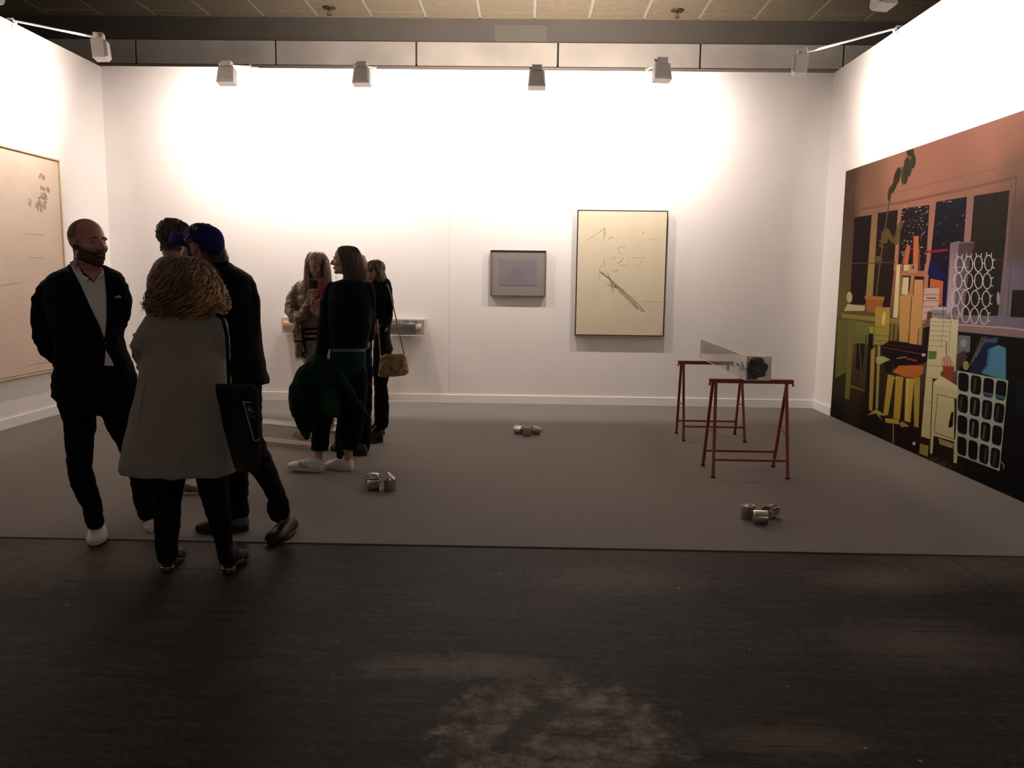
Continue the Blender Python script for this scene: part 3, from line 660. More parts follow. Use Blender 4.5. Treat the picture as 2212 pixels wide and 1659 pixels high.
# small grey picture
a_, b2 = at(1060, 540, YB-.04), at(1177, 640, YB-.04); b2x = at(1180, 541, YB-.04).x
org = Vector(((a_.x+b2x)/2, YB, b2.z))
t = thing('small_picture', 'small landscape-format picture, violet-grey rectangle within a grey mount, thin frame', 'picture', org)
frame_rails(t, org, a_.x, b2x, b2.z, a_.z, YB-.045, YB-.001, .006, m_alu)
part('mount', MB().box(((a_.x+b2x)/2, YB-.02, (a_.z+b2.z)/2), (b2x-a_.x-.012, .03, a_.z-b2.z-.012)), mat('grey_mount', (.235, .212, .198), .8, .02, 20), t, org)
i0, i1 = at(1080, 560, YB-.035), at(1158, 617, YB-.035)
part('print', MB().box(((i0.x+i1.x)/2, YB-.0355, (i0.z+i1.z)/2), (i1.x-i0.x, .003, i0.z-i1.z)), mat('violet_grey_wash', (.195, .168, .190), .8, .13, 5), t, org)
# tall cream drawing
a_, b2, c2 = at(1248, 453, YB-.05), at(1433, 727, YB-.05), at(1444, 455, YB-.05)
x0_, x1_ = (a_.x+at(1241, 725, YB-.05).x)/2, (b2.x+c2.x)/2
org = Vector(((x0_+x1_)/2, YB, b2.z))
t = thing('tall_drawing', 'tall cream canvas with faint pencil strokes and a long diagonal mark', 'drawing', org)
frame_rails(t, org, x0_, x1_, b2.z, a_.z, YB-.055, YB-.001, .006, m_alu)
m_cream = mat('cream_ground', (.64, .56, .41), .8, .035, 4)
part('panel', MB().box(((x0_+x1_)/2, YB-.028, (a_.z+b2.z)/2), (x1_-x0_-.026, .05, a_.z-b2.z-.026)), m_cream, t, org)
m_pencil = smudge_mat('graphite', (.36, .31, .225), None, .50, 55); m_pencil2 = smudge_mat('faint_graphite', (.50, .435, .32), None, .50, 40)
D = lambda x, y: (lambda q: (q.x, q.z))(at(1030+x*.2049, 430+y*.2049, YB-.056))
def stroke(pts, w, m, closed=False):
    P_ = [Vector((x, 0, z)) for x, z in (D(*p) for p in pts)]; Lft, Rgt = [], []
    for i, p in enumerate(P_):
        d = (P_[min(i+1, len(P_)-1)]-P_[max(i-1, 0)]).normalized(); nn = Vector((-d.z, 0, d.x))*w/2
        Lft.append((p+nn).to_tuple()); Rgt.append((p-nn).to_tuple())
    pts_ = [(q[0], q[2]) for q in Lft]+[(q[0], q[2]) for q in reversed(Rgt)]
    part('stroke', flat(pts_, YB-.0532, .0008), m, t, org)
stroke([(1290, 760), (1380, 830), (1450, 900), (1600, 1040), (1740, 1190)], .010, m_pencil); stroke([(1310, 765), (1400, 840), (1480, 910), (1640, 1050), (1765, 1185)], .016, m_pencil)
stroke([(1420, 880), (1700, 1160)], .03, m_pencil2); stroke([(1340, 640), (1350, 730), (1400, 850), (1430, 960)], .008, m_pencil2); stroke([(1385, 780), (1440, 960), (1432, 1000)], .007, m_pencil)
stroke([(1165, 430), (1260, 370), (1345, 310)], .007, m_pencil2); stroke([(1345, 300), (1350, 360), (1335, 420)], .016, m_pencil2); stroke([(1392, 435), (1400, 405), (1425, 400), (1440, 415)], .008, m_pencil)
stroke([(1480, 520), (1510, 505), (1575, 498)], .006, m_pencil2); stroke([(1495, 510), (1500, 560), (1545, 580)], .006, m_pencil2); stroke([(1405, 640), (1440, 615), (1500, 625)], .006, m_pencil2)
stroke([(1545, 620), (1520, 660), (1480, 680)], .006, m_pencil); stroke([(1510, 695), (1595, 698)], .005, m_pencil); stroke([(1605, 610), (1600, 665)], .005, m_pencil2); stroke([(1640, 615), (1780, 625)], .004, m_pencil2)
stroke([(1370, 900), (1470, 930)], .02, m_pencil2); stroke([(1430, 755), (1490, 750)], .01, m_pencil2); stroke([(1735, 1082), (1950, 1085)], .003, m_pencil2); stroke([(1760, 340), (1755, 375)], .01, m_pencil2)
stroke([(1290, 840), (1300, 720), (1330, 690)], .006, m_pencil2); stroke([(1820, 425), (1880, 420)], .004, m_pencil2); stroke([(1700, 700), (1740, 650)], .005, m_pencil2)

# ------------------------------------------------------------------ acrylic boxes with rolls
m_acr = mat_glass('clear_acrylic', (.95, .94, .92), .93)
m_edge = mat('acrylic_edge', (.62, .60, .56), .25, .02, 10)
def acrylic(t, org, x0_, x1_, y0_, y1_, z0_, z1_, th=.005, R=None, edges=True):
    """six sheets and their bright polished edges"""
    sh = [((x0_+x1_)/2, (y0_+y1_)/2, z0_+th/2, x1_-x0_, y1_-y0_, th), ((x0_+x1_)/2, (y0_+y1_)/2, z1_-th/2, x1_-x0_, y1_-y0_, th),
          ((x0_+x1_)/2, y0_+th/2, (z0_+z1_)/2, x1_-x0_-2*th, th, z1_-z0_-2*th), ((x0_+x1_)/2, y1_-th/2, (z0_+z1_)/2, x1_-x0_-2*th, th, z1_-z0_-2*th),
          (x0_+th/2, (y0_+y1_)/2, (z0_+z1_)/2, th, y1_-y0_, z1_-z0_-2*th), (x1_-th/2, (y0_+y1_)/2, (z0_+z1_)/2, th, y1_-y0_, z1_-z0_-2*th)]
    for (x, y, z, a, b, c) in sh:
        mb = MB().box((x, y, z), (a, b, c))
        if R: mb.map(R)
        part('acrylic_sheet', mb, m_acr, t, org)
    if edges:
        e = .0035
        for (a, b) in (((x0_, y0_, z0_), (x1_, y0_, z0_)), ((x0_, y0_, z0_), (x0_, y0_, z1_)), ((x1_, y0_, z0_), (x1_, y0_, z1_)), ((x0_, y0_, z0_), (x0_, y1_, z0_)), ((x0_, y0_, z1_), (x0_, y1_, z1_)), ((x0_, y1_, z0_), (x1_, y1_, z0_)), ((x0_, y1_, z0_), (x0_, y1_, z1_))):
            mb = MB().tube([a, b], e, 6)
            if R: mb.map(R)
            part('polished_edge', mb, m_edge, t, org)
# wall-hung box
bx0, bx1 = at(608, 700, YB-.19).x, at(917, 700, YB-.19).x; bz1, bz0 = at(760, 688, YB-.19).z, at(760, 723, YB-.19).z
org = Vector(((bx0+bx1)/2, YB, bz0))
t = thing('wall_box', 'long clear acrylic box with rolls inside, hung on the back wall behind the women', 'artwork', org)
acrylic(t, org, bx0, bx1, YB-.19, YB-.001, bz0, bz1)
def roll(name, xa, xb, r, c, m, wr=.0, seed=0, R=None, n=28, seg=20):
    rr = []
    for i in range(seg+1):
        x = xa+(xb-xa)*i/seg; ring = []
        for k in range(n):
            a = 2*PI*k/n; q = r+wr*(noise.noise(Vector((x*14, math.cos(a)*2.5+seed, math.sin(a)*2.5))))
            ring.append(Vector((x, c[0]+q*math.cos(a), c[1]+q*math.sin(a))))
        rr.append(ring)
    inner = [[Vector((p.x, c[0]+(p.y-c[0])*.9, c[1]+(p.z-c[1])*.9)) for p in r_] for r_ in (rr[-1], rr[0])]
    mb = MB().rings(rr+inner+[rr[0]], False)
    if R: mb.map(R)
    return part(name, mb, m, t, org, smooth=True)
rc = (YB-.095, (bz0+bz1)/2-.005); rx = (bz1-bz0)/2-.022
xr = lambda px: at(px, 705, YB-.15).x
roll('copper_roll', xr(612), xr(700), rx, rc, mat('copper_pink_sheet', (.62, .33, .24), .35, .1, 10, metal=.25), .004)['label'] = 'pinkish copper roll'
roll('dark_roll', xr(840), xr(897), rx, rc, mat('dark_crumpled_foil', (.045, .042, .045), .25, .4, 14, .6), .016)['label'] = 'dark crumpled roll'
roll('end_band', xr(891), xr(898), rx+.004, rc, mat('black_band', (.01, .01, .01), .4), .0)
roll('core', xr(896), xr(910), rx*.72, (rc[0], rc[1]-.01), mat('beige_cardboard', (.55, .43, .36), .8, .08, 20), .002)

# ------------------------------------------------------------------ trestles and the box lying across them
m_red = mat('red_painted_steel', (.27, .040, .042), .42, .10, 12)
m_cap = mat('black_rubber', (.012, .012, .012), .6)
def sqbar(a, b, w, d=None):
    a, b = Vector(a), Vector(b); t_ = (b-a).normalized(); d = d or w
    u = Vector((0, 1, 0)) if abs(t_.y) < .8 else Vector((1, 0, 0)); u = (u-t_*u.dot(t_)).normalized(); v = t_.cross(u)
    q = [(-1, -1), (1, -1), (1, 1), (-1, 1)]
    return MB().hexa([a+v*x*w/2+u*y*d/2 for x, y in q]+[b+v*x*w/2+u*y*d/2 for x, y in q])
def trestle(label, fl, fr_, bl_, br, x0_, x1_, ymid, top):
    org = Vector(((x0_+x1_)/2, ymid, 0)); t = thing('trestle', label, 'trestle', org, group='red steel trestles')
    # angle-iron top rail
    part('top_rail', MB().box(((x0_+x1_)/2, ymid, top-.0025), (x1_-x0_, .05, .005)), m_red, t, org)
    part('top_flange', MB().box(((x0_+x1_)/2, ymid-.0225, top-.019), (x1_-x0_, .005, .028)), m_red, t, org)
    for s, x in ((-1, x0_), (1, x1_)): part('end_hook', MB().box((x-s*.004, ymid-.0226, top-.042), (.016, .006, .018)), m_red, t, org)
    w = .024; H_leg = top-.035
    tops = {}
    for (f_, side, fb) in ((fl, 'l', 'f'), (fr_, 'r', 'f'), (bl_, 'l', 'b'), (br, 'r', 'b')):
        xx = (x0_+.055 if side == 'l' else x1_-.055)+(.0 if fb == 'f' else .0)
        tp = Vector((xx-(.016 if side == 'l' else -.016)*(0 if fb == 'f' else 1), ymid+(-.012 if fb == 'f' else .014), top-.01)); ft = Vector((f_.x, f_.y, .018))
        part('leg', sqbar(ft, tp, w, .018), m_red, t, org, bevel=.003); tops[side+fb] = (ft, tp)
        part('foot_cap', MB().box((f_.x, f_.y, .010), (w+.006, .026, .020)), m_cap, t, org)
    def on(k, h): a, b = tops[k]; return a.lerp(b, (h-a.z)/(b.z-a.z))
    part('cross_bar', sqbar(on('lf', .145), on('rf', .145), .018), m_red, t, org); part('cross_bar', sqbar(on('lb', .145), on('rb', .145), .018), m_red, t, org)
    for s in 'lr': part('spreader', sqbar(on(s+'f', .345), on(s+'b', .345), .014, .005), m_red, t, org)
    return t
g0 = lambda x, y: atz(x, y, 0)
def feet(a, b, c, d, yf, yb):
    r = []
    for p, y in ((a, yf), (b, yf), (c, yb), (d, yb)):
        q = g0(*p); q.y = y; r.append(q)
    return r
F1 = feet((1540, 1034), (1701, 1037), (1518, 1008), (1670, 1011), 6.20, 6.61)
trestle('nearer red steel trestle, under the dark end of the acrylic box', *F1, at(1531, 818, 6.4).x, at(1713, 820, 6.4).x, 6.40, .766)
F2 = feet((1476, 954), (1609, 957), (1461, 938), (1587, 940), 7.66, 8.05)
trestle('farther red steel trestle, under the pale end of the acrylic box', *F2, at(1464, 778, 7.85).x, at(1464, 778, 7.85).x+.668, 7.85, .766)
# box on trestles
TB = .7715
n0, n1 = at(1611.5, 815, 6.28), at(1663.5, 815, 6.28)
fx = at(1516, 770, 8.02)
BW, BH, BL = n1.x-n0.x, .188, 1.80
ang = math.atan2(-(fx.x-n0.x), 8.02-6.28)
org = Vector((n0.x, 6.28, TB))
def TR(p): return Matrix.Rotation(ang, 3, 'Z') @ Vector((p.x, p.y, p.z)) + org
t = thing('trestle_box', 'long clear acrylic box holding a translucent tube and a dark crumpled sheet, laid across two trestles', 'artwork', org)
t['label'] = 'long clear acrylic box with a dark crumpled core, laid across two red trestles'
acrylic(t, org, 0, BW, 0, BL, 0, BH, R=TR)
m_film = mat_glass('milky_film', (.66, .64, .61), .80)
roll_args = dict(R=None)
def rollY(name, ya, yb, r, c, m, wr=0., seed=0, n=30, seg=24, thick=.94, squash=None):
    rr = []
    for i in range(seg+1):
        y = ya+(yb-ya)*i/seg; ring = []
        for k in range(n):
            a = 2*PI*k/n; q = r+wr*noise.noise(Vector((math.cos(a)*2.2+seed, y*9, math.sin(a)*2.2)))+wr*.5*noise.noise(Vector((math.cos(a)*6, y*22+seed, math.sin(a)*6)))
            ring.append(Vector((c[0]+q*math.cos(a), y, c[1]+q*math.sin(a))))
        rr.append(ring)
    inner = [[Vector((c[0]+(p.x-c[0])*thick, p.y, c[1]+(p.z-c[1])*thick)) for p in r_] for r_ in reversed(rr)]
    return part(name, MB().rings(rr+inner+[rr[0]], False).map(TR), m, t, org, smooth=True)
rollY('film_tube', .10, BL-.03, BW*.5-.012, (BW*.5, BH*.5), m_film)
q = rollY('dark_sheet', .02, .30, BW*.43, (BW*.445, BH*.48), mat('black_crumpled_sheet', (.016, .014, .013), .3, .4, 12, .6), .022, 3, seg=26, thick=.9)
mb = MB().ell((BW*.42, .06, BH*.46), (BW*.39, .03, BH*.41), n=18, m=12)
for i, v in enumerate(mb.v): v = Vector(v); mb.v[i] = tuple(v+Vector((0, 1, 0))*.03*noise.noise(v*30))
part('dark_core', mb.map(TR), _M['black_crumpled_sheet'], t, org)
part('pale_flap', MB().rings([[Vector((BW*.10+k*BW*.5/9, .012+.03*math.sin(k*.9), BH*(.90-.02*k))), Vector((BW*.10+k*BW*.5/9, .014+.03*math.sin(k*.9), BH*(.90-.02*k)+.002)), Vector((BW*.12+k*BW*.5/9, .15, BH*(.93-.015*k)+.002)), Vector((BW*.12+k*BW*.5/9, .15, BH*(.93-.015*k)))] for k in range(10)]).map(TR), mat('brown_paper', (.20, .14, .11), .6, .2, 20), t, org)

# acrylic box lying on the floor behind the group
# near bottom edge from (566,957) to (720,975)
pA, pB = atz(566, 957), atz(722, 976)
dv = (pA-pB).normalized(); ang2 = math.atan2(dv.y, dv.x); BL2 = 1.78
org = pB.copy(); org.z = .008
def FR(p): return Matrix.Rotation(ang2, 3, 'Z') @ Vector((p.x, -p.y, p.z)) + org
t = thing('floor_box', 'long clear acrylic box with a pale sheet inside, lying on the carpet behind the visitors', 'artwork', org)
acrylic(t, org, 0, BL2, 0, .19, 0, .18, R=FR)
m_sheet = mat('pale_sheet', (.50, .45, .41), .5, .06, 6)
part('pale_sheet', MB().box((BL2/2, .095, .009), (BL2-.03, .17, .002)).map(FR), m_sheet, t, org)
rr = []
for i in range(30):
    x = .03+i*(BL2-.5)/29; w = .05+.012*noise.noise(Vector((x*5, 0, 1)))
    rr.append([Vector((x, .10+w*math.cos(a), .16+w*.25*math.sin(a)+.006*noise.noise(Vector((x*9, a, 0))))) for a in [2*PI*k/12 for k in range(12)]])
part('top_reflection', MB().rings(rr).map(FR), m_sheet, t, org, smooth=True)  # wall's reflection in the top sheet, put in as a pale strip
mb = MB().ell((.42, .08, .075), (.11, .05, .028), n=18, m=10)
for i, v in enumerate(mb.v): v = Vector(v); mb.v[i] = tuple(v+Vector((1, .4, 1))*.028*noise.noise(v*28))
part('crumpled_paper', mb.map(FR), mat('brown_crumple', (.26, .19, .15), .7, .3, 30), t, org, smooth=True)

# ------------------------------------------------------------------ steel mugs, three small heaps of three
m_steel = mat('brushed_steel', (.62, .58, .55), .24, .10, 60, 0, 1.0, stretch=(1, 1, 6))
MR, MHt = .042, .088
def mug_parts(t):
    part('cup', MB().lathe([(.0, 0), (MR-.004, 0), (MR, .004), (MR, MHt-.003), (MR+.0015, MHt), (MR-.001, MHt), (MR-.002, MHt-.004), (MR-.002, .006), (.0, .005)], 32), m_steel, t, smooth=True)
    part('handle', MB().tube([(MR-.002, 0, MHt*.80), (MR+.018, 0, MHt*.82), (MR+.029, 0, MHt*.66), (MR+.029, 0, MHt*.40), (MR+.016, 0, MHt*.22), (MR-.002, 0, MHt*.24)], (.006, .0022), 8, round_=False) if False else
         MB().tube([(MR-.002, 0, MHt*.80), (MR+.018, 0, MHt*.82), (MR+.029, 0, MHt*.66), (MR+.029, 0, MHt*.40), (MR+.016, 0, MHt*.22), (MR-.002, 0, MHt*.24)], .0038, 8), m_steel, t, smooth=True)
mug0 = None
CZf = .0072
def mug(px, py, pose, label, grp):
    """pose: ('up', spin) or ('lie', heading of the mouth, roll of the handle)"""
    global mug0
    p = atz(px, py, CZf)
    if mug0 is None:
        o = thing('steel_mug', label, 'mug', p, group=grp); mug_parts(o); mug0 = o
    else:
        o = mug0.copy(); COL.objects.link(o)
        for ch in mug0.children:
            c = ch.copy(); COL.objects.link(c); c.parent = o
        o['label'] = label; o['group'] = grp
    if pose[0] == 'up':
        o.rotation_euler = (0, 0, pose[1]); o.location = p
    elif pose[0] == 'lie':
        h, rl = pose[1], pose[2]
        d = Vector((math.cos(h), math.sin(h), 0)); Rm = Matrix.Rotation(h, 3, 'Z') @ Matrix.Rotation(PI/2, 3, 'Y') @ Matrix.Rotation(rl, 3, 'Z')
        o.rotation_euler = Rm.to_euler(); o.location = p+Vector((0, 0, MR+.0018))-d*MHt/2
    else:            # propped: tilted upright by an angle towards a heading, resting on an edge
        h, tl, rl, dz = pose[1:]
        Rm = Matrix.Rotation(h, 3, 'Z') @ Matrix.Rotation(tl, 3, 'Y') @ Matrix.Rotation(rl, 3, 'Z')
        o.rotation_euler = Rm.to_euler(); o.location = p+Vector((0, 0, dz))
    return o
G1, G2, G3 = 'mugs heaped in the middle of the carpet', 'mugs heaped near the sneakers', 'mugs heaped in front of the trestles'
mug(1139, 942, ('up', 2.2), 'steel mug standing upright between two lying ones, in the heap far back', G1)
mug(1121, 937, ('lie', -.62, 2.0), 'steel mug lying with its mouth turned right, in the heap far back', G1)
mug(1157, 938, ('lie', PI+.62, 2.4), 'steel mug lying with its mouth turned left, in the heap far back', G1)
mug(842, 1060, ('up', 1.9), 'upright steel mug beside the sneakers, with another mug leaning in it', G2)
mug(808, 1059, ('lie', .08, 2.6), 'steel mug lying on its side beside the sneakers, ridges catching the light', G2)
mug(806, 1046, ('lie', PI-.3, 2.4), 'dark steel mug half hidden behind the others beside the sneakers', G2)
mug(1614, 1120, ('up', .6), 'upright steel mug left of the heap in front of the trestles', G3)
mug(1641, 1131, ('lie', -.10, 1.6), 'steel mug lying broadside in the heap in front of the trestles', G3)
mug(1664, 1118, ('lie', PI+.75, 2.2), 'steel mug lying behind on the right of the heap before the trestles', G3)
# strip of bright tin leaning in the mug beside the sneakers
p = atz(842, 1060, CZf); org = p.copy()
t = thing('folded_tin_strip', 'folded strip of bright tin standing in the upright mug beside the sneakers', 'tin strip', org)
yy = lambda px, py: at(px, py, p.y) - p
pk, rt, lf = yy(838, 1021), yy(853, 1034), yy(822, 1037)
def sheet(a, b, w=.05, th=.0015):
    return MB().hexa([a+Vector((0, -w/2, 0)), b+Vector((0, -w/2, 0)), b+Vector((0, w/2, 0)), a+Vector((0, w/2, 0)), a+Vector((0, -w/2, th)), b+Vector((0, -w/2, th)), b+Vector((0, w/2, th)), a+Vector((0, w/2, th))])
lf = Vector((-MR*.8, 0, MHt*.9)); rt = Vector((MR*.85, 0, MHt*.98)); pk = Vector((-.012, 0, MHt+.045))
part('leaf', sheet(lf, pk), mat('shaded_tin', (.10, .08, .07), .35, .1, 20, 0, .9), t)  # shaded side of the fold, coloured darker than the other leaf
part('leaf', sheet(pk, rt), m_steel, t)

# ================================================================== people
def skin(name, c): return mat(name, c, .5, .06, 25, .05)
SK = skin('skin_fair', (.42, .225, .175)); SK2 = skin('skin_rosy', (.40, .185, .150)); 
def hairm(name, c, r=.5): return mat(name, c, r, .35, 40, .1, stretch=(4, 4, .6), sheen=0)
def cloth(name, c, sc=120, var=.12, rough=.85, bump=.15): return mat(name, c, rough, var, sc, bump, spec=.06)
CL_BLACK = cloth('black_cloth', (.007, .007, .0075)); CL_NAVY = cloth('navy_black_suiting', (.006, .0075, .011)); CL_DENIM = cloth('black_denim', (.008, .0085, .010))
M_EYE = mat('eye', (.10, .08, .07), .15, .0); M_BROW = hairm('brow_hair', (.035, .022, .015)); M_LIP = mat('lips', (.36, .14, .12), .45, .05)

def head_parts(mb, T, s, female=False, ears=True):
    """head volume in head space: x right of the face, y forward, z up; T maps it to the world"""
    h = MB()
    def e(c, r, n=18, m=12): h.ell(c, r, n=n, m=m)
    e((0, -.012, .034), (.074, .097, .083), 24, 16)
    e((0, .022, -.012), (.066, .070, .085), 20, 14)
    e((0, .034, -.070), (.047 if female else .052, .050, .042)); e((0, .072, -.096), (.019 if female else .024, .020, .017))
    for x in (-1, 1):
        e((x*.038, .052, -.026), (.024, .032, .024)); e((x*.026, .075, .019), (.029, .013, .009 if not female else .007))
        e((x*.012, .095, -.034), (.010, .012, .008)); e((x*.046, .012, -.070), (.018, .040, .030))
        e((x*.032, .066, -.003), (.015, .014, .011))
        if ears:
            h.tube([(x*.072, .010, .022), (x*.083, -.004, .030), (x*.087, -.018, .018), (x*.084, -.018, -.006), (x*.078, -.006, -.026), (x*.072, .004, -.030)], .0075, 8, round_=True)
            e((x*.077, -.004, -.002), (.007, .016, .024))
    h.tube([(0, .078, .020), (0, .092, .002), (0, .106, -.018), (0, .112, -.030)], [.008, .0085, .0105, .0115], 10, round_=True)
    e((0, .0875, -.060), (.023, .010, .0055)); e((0, .0860, -.0705), (.020, .011, .0065)); e((0, .076, -.062), (.030, .014, .020))
    mb.add([T @ (Vector(v)*s) for v in h.v], h.f)

def hand(mb, w, d, palm, s=1.0, curl=.5, thumb=1):
    """hand from wrist w along d, palm normal `palm`; four unequal fingers and a thumb off the side"""
    w, d = Vector(w), Vector(d).normalized(); p = Vector(palm); p = (p-d*p.dot(d)).normalized(); x = d.cross(p)*thumb
    L = lambda a, b, c: w+(x*a+d*b+p*c)*s
    h = MB()
    h.tube([L(0, -.03, 0), L(0, .0, 0), L(.002, .035, 0), L(0, .075, 0), L(0, .092, 0)], [(.024*s, .020*s), (.027*s, .018*s), (.037*s, .015*s), (.042*s, .014*s), (.038*s, .011*s)], 12, flat=tuple(p), round_=True)
    for k, (a, ln) in enumerate(((.030, .070), (.010, .078), (-.010, .072), (-.029, .056))):
        c = curl*(1+.15*k); b0 = .085; q = [L(a, b0, 0)]; ang_ = 0
        pos = Vector((a, b0, 0))
        for seg, fr in enumerate((.45, .32, .23)):
            ang_ += c*(.55, .9, .6)[seg]; pos = pos+Vector((a*.08, math.cos(ang_)*ln*fr, math.sin(ang_)*ln*fr)); q.append(L(*pos))
        h.tube(q, [.0092*s, .0088*s, .0080*s, .0068*s], 8, round_=True)
    h.tube([L(.028, .018, .006), L(.050, .042, .014), L(.058, .066, .022+.02*curl), L(.056, .086, .030+.03*curl)], [.013*s, .0115*s, .0100*s, .0078*s], 8, round_=True)
    mb.add(h.v, h.f)

class Person:
    def __init__(s, label, foot, Y, group=None):
        s.Y = Y; s.org = Vector((foot.x, foot.y, 0)); s.t = thing('person', label, 'person', s.org, group=group); s.body = MB(); s.T = None
    def P(s, px, py, dy=0.): return at(px, py, s.Y+dy)
    def w(s, pxs, dy=0.): return pxs*(s.Y+dy)/CF
    def loft(s, rows, n=30, sq=2.35, k=1.0, mb=None, kd=None, ycap=True):
        """rows: (py, x left, x right, half depth[, dy]) in the person's plane; horizontal rings"""
        mb = mb or MB(); R = []
        kd = k if kd is None else kd
        for r in rows:
            py, xl, xr_, hd = r[:4]; dy = r[4] if len(r) > 4 else 0
            a, b = s.P(xl, py, dy), s.P(xr_, py, dy); c = (a+b)/2; hw = (b.x-a.x)/2*k; ring = []
            for j in range(n):
                th = 2*PI*j/n; cx, sy = math.cos(th), math.sin(th)
                ring.append(Vector((c.x+hw*math.copysign(abs(cx)**(2/sq), cx), c.y+hd*kd*math.copysign(abs(sy)**(2/sq), sy), c.z)))
            R.append(ring)
        return mb.rings(R)
    def limb(s, pts, k=1.0, mb=None, depth=1.0, n=16, round_=True):
        """pts: (px, py, dy, radius in px)"""
        mb = mb or MB(); q = [s.P(p[0], p[1], p[2]) for p in pts]; r = [(s.w(p[3], p[2])*k, s.w(p[3], p[2])*k*depth) for p in pts]
        return mb.tube(q, r, n, round_=round_)
    def head(s, px, py, scale, face, pitch=0., roll=0., female=False, neck=None, ears=True, dy=0., neck_r=None):
        """face: heading in degrees, 0 = towards the viewer, 90 = picture right, 180 = away"""
        c = s.P(px, py, dy); a = math.radians(face)
        f = Vector((math.sin(a), -math.cos(a), 0)); x = f.cross(Vector((0, 0, 1)))
        Rm = Matrix((x, f, Vector((0, 0, 1)))).transposed()
        Rm = Rm @ Matrix.Rotation(pitch, 3, 'X') @ Matrix.Rotation(roll, 3, 'Y')
        s.T = Matrix.Translation(c) @ Rm.to_4x4(); s.hs = scale; s.hc = c
        head_parts(s.body, s.T, scale, female, ears)
        nr = neck_r or (.052 if female else .060)
        b = neck if neck is not None else c-Vector((0, 0, .23*scale))+f*(-.03)
        s.body.tube([s.T @ (Vector((0, -.022, -.02))*scale), s.T @ (Vector((0, -.024, -.09))*scale), Vector(b)+Vector((0, 0, .05)), Vector(b), Vector(b)-Vector((0, 0, .05))],
                    [nr*scale*.98, nr*scale*.96, nr*scale, nr*scale*1.15, nr*scale*1.5], 16, round_=True)
        return s
    def H(s, p): return s.T @ (Vector(p)*s.hs)
    def eyes(s, brow=True, lips=True):
        mb = MB()
        for x in (-1, 1):
            mb = MB(); mb.ell(s.H((x*.032, .0745, -.001)), (.0085*s.hs,)*3, n=12, m=8); o = part('eye', mb, M_EYE, s.t, s.org, smooth=True)
            if brow:
                part('eyebrow', MB().tube([s.H((x*.014, .090, .020)), s.H((x*.030, .089, .025)), s.H((x*.047, .076, .020))], [.0035*s.hs, .0042*s.hs, .003*s.hs], 6, round_=True), M_BROW, s.t, s.org, smooth=True)
        if lips:
            mb = MB().tube([s.H((-.021, .088, -.065)), s.H((-.008, .0975, -.062)), s.H((0, .098, -.064)), s.H((.008, .0975, -.062)), s.H((.021, .088, -.065))], [(.002, .002), (.004, .003), (.0042, .003), (.004, .003), (.002, .002)], 8)
            part('lips', mb, M_LIP, s.t, s.org, smooth=True)
    def garment(s, name, mb, m, vox=.010, wr=.004, sc=(7, 7, 12), seed=0., smooth=3, dec=None, parent=None, label=None):
        me = remesh(mb, vox, smooth, dec, name)
        if wr: wrinkle(me, wr, sc, seed)
        o = link(name, me, m, parent or s.t, s.org)
        if label: o['label'] = label
        return o
    def finish(s, m=SK, vox=.0055, dec=.6):
        me = remesh(s.body, vox, 1, dec, 'body'); s.bo = link('body', me, m, s.t, s.org); return s.bo
    def shell(s, name, cond, off, m, jit=0., parent=None):
        """hair or beard grown from the faces of the body where cond(head space point) holds"""
        Ti = s.T.inverted(); me = s.bo.data; bm = bmesh.new(); bm.from_mesh(me)
        kill = []
        for f in bm.faces:
            p = Ti @ (f.calc_center_median()+s.org); p = p/s.hs
            if not cond(p): kill.append(f)
        bmesh.ops.delete(bm, geom=kill, context='FACES')
        bm.normal_update(); nrm = {v: v.normal.copy() for v in bm.verts}
        for v in bm.verts:
            p = v.co; v.co = p+nrm[v]*(off+jit*noise.noise(p*90))
        out = bpy.data.meshes.new(name); bm.to_mesh(out); bm.free(); out.polygons.foreach_set('use_smooth', [True]*len(out.polygons))
        return link(name, out, m, parent or s.t)
    def strands(s, name, rows, m, count, r, wave=(.006, 3.), seed=1, down=None, seg=14, parent=None, label=None, spread=(0, 1), tip=.35):
        """locks that follow a lofted outline from top row to bottom row"""
        rnd = random.Random(seed); mb = MB()
        C = []
        for rw in rows:
            py, xl, xr_, hd = rw[:4]; dy = rw[4] if len(rw) > 4 else 0
            a, b = s.P(xl, py, dy), s.P(xr_, py, dy); C.append(((a+b)/2, (b.x-a.x)/2, hd))
        K = len(C)-1
        for q in range(count):
            th = rnd.uniform(0, 2*PI); t0 = rnd.uniform(0, .45)**1.2; t1 = min(1, t0+rnd.uniform(.35, .75)); k = rnd.uniform(.90, 1.03); ph = rnd.uniform(0, 6.28); pts = []; rad = []
            dth = rnd.uniform(-.25, .25)
            if rnd.random() < .5: t1 = rnd.uniform(.92, 1.03)
            for i in range(seg):
                u = i/(seg-1); t = t0+(t1-t0)*u; g = min(max(t, 0), .9999)*K; j = int(g); fr = g-j
                c = C[j][0].lerp(C[j+1][0], fr); hw = C[j][1]*(1-fr)+C[j+1][1]*fr; hd = C[j][2]*(1-fr)+C[j+1][2]*fr
                a = th+dth*u; kk = k*(1+.02*u); wv = wave[0]*(.3+u)
                cx, sy = math.cos(a), math.sin(a)
                p = Vector((c.x+hw*kk*math.copysign(abs(cx)**.85, cx), c.y+hd*kk*math.copysign(abs(sy)**.85, sy), c.z-(t-min(t, 1))*.2))
                p += Vector((math.sin(u*wave[1]*6.28+ph)*wv, math.cos(u*wave[1]*6.28+ph)*wv, math.sin(u*wave[1]*4+ph*2)*wv*.5))
                pts.append(p); rad.append(r*(1-(1-tip)*u)*(.5+.5*min(1, u*6)))
            mb.tube(pts, rad, 4)
        o = part(name, mb, m, parent or s.t, s.org, smooth=True, label=label); o['kind'] = 'stuff'; return o

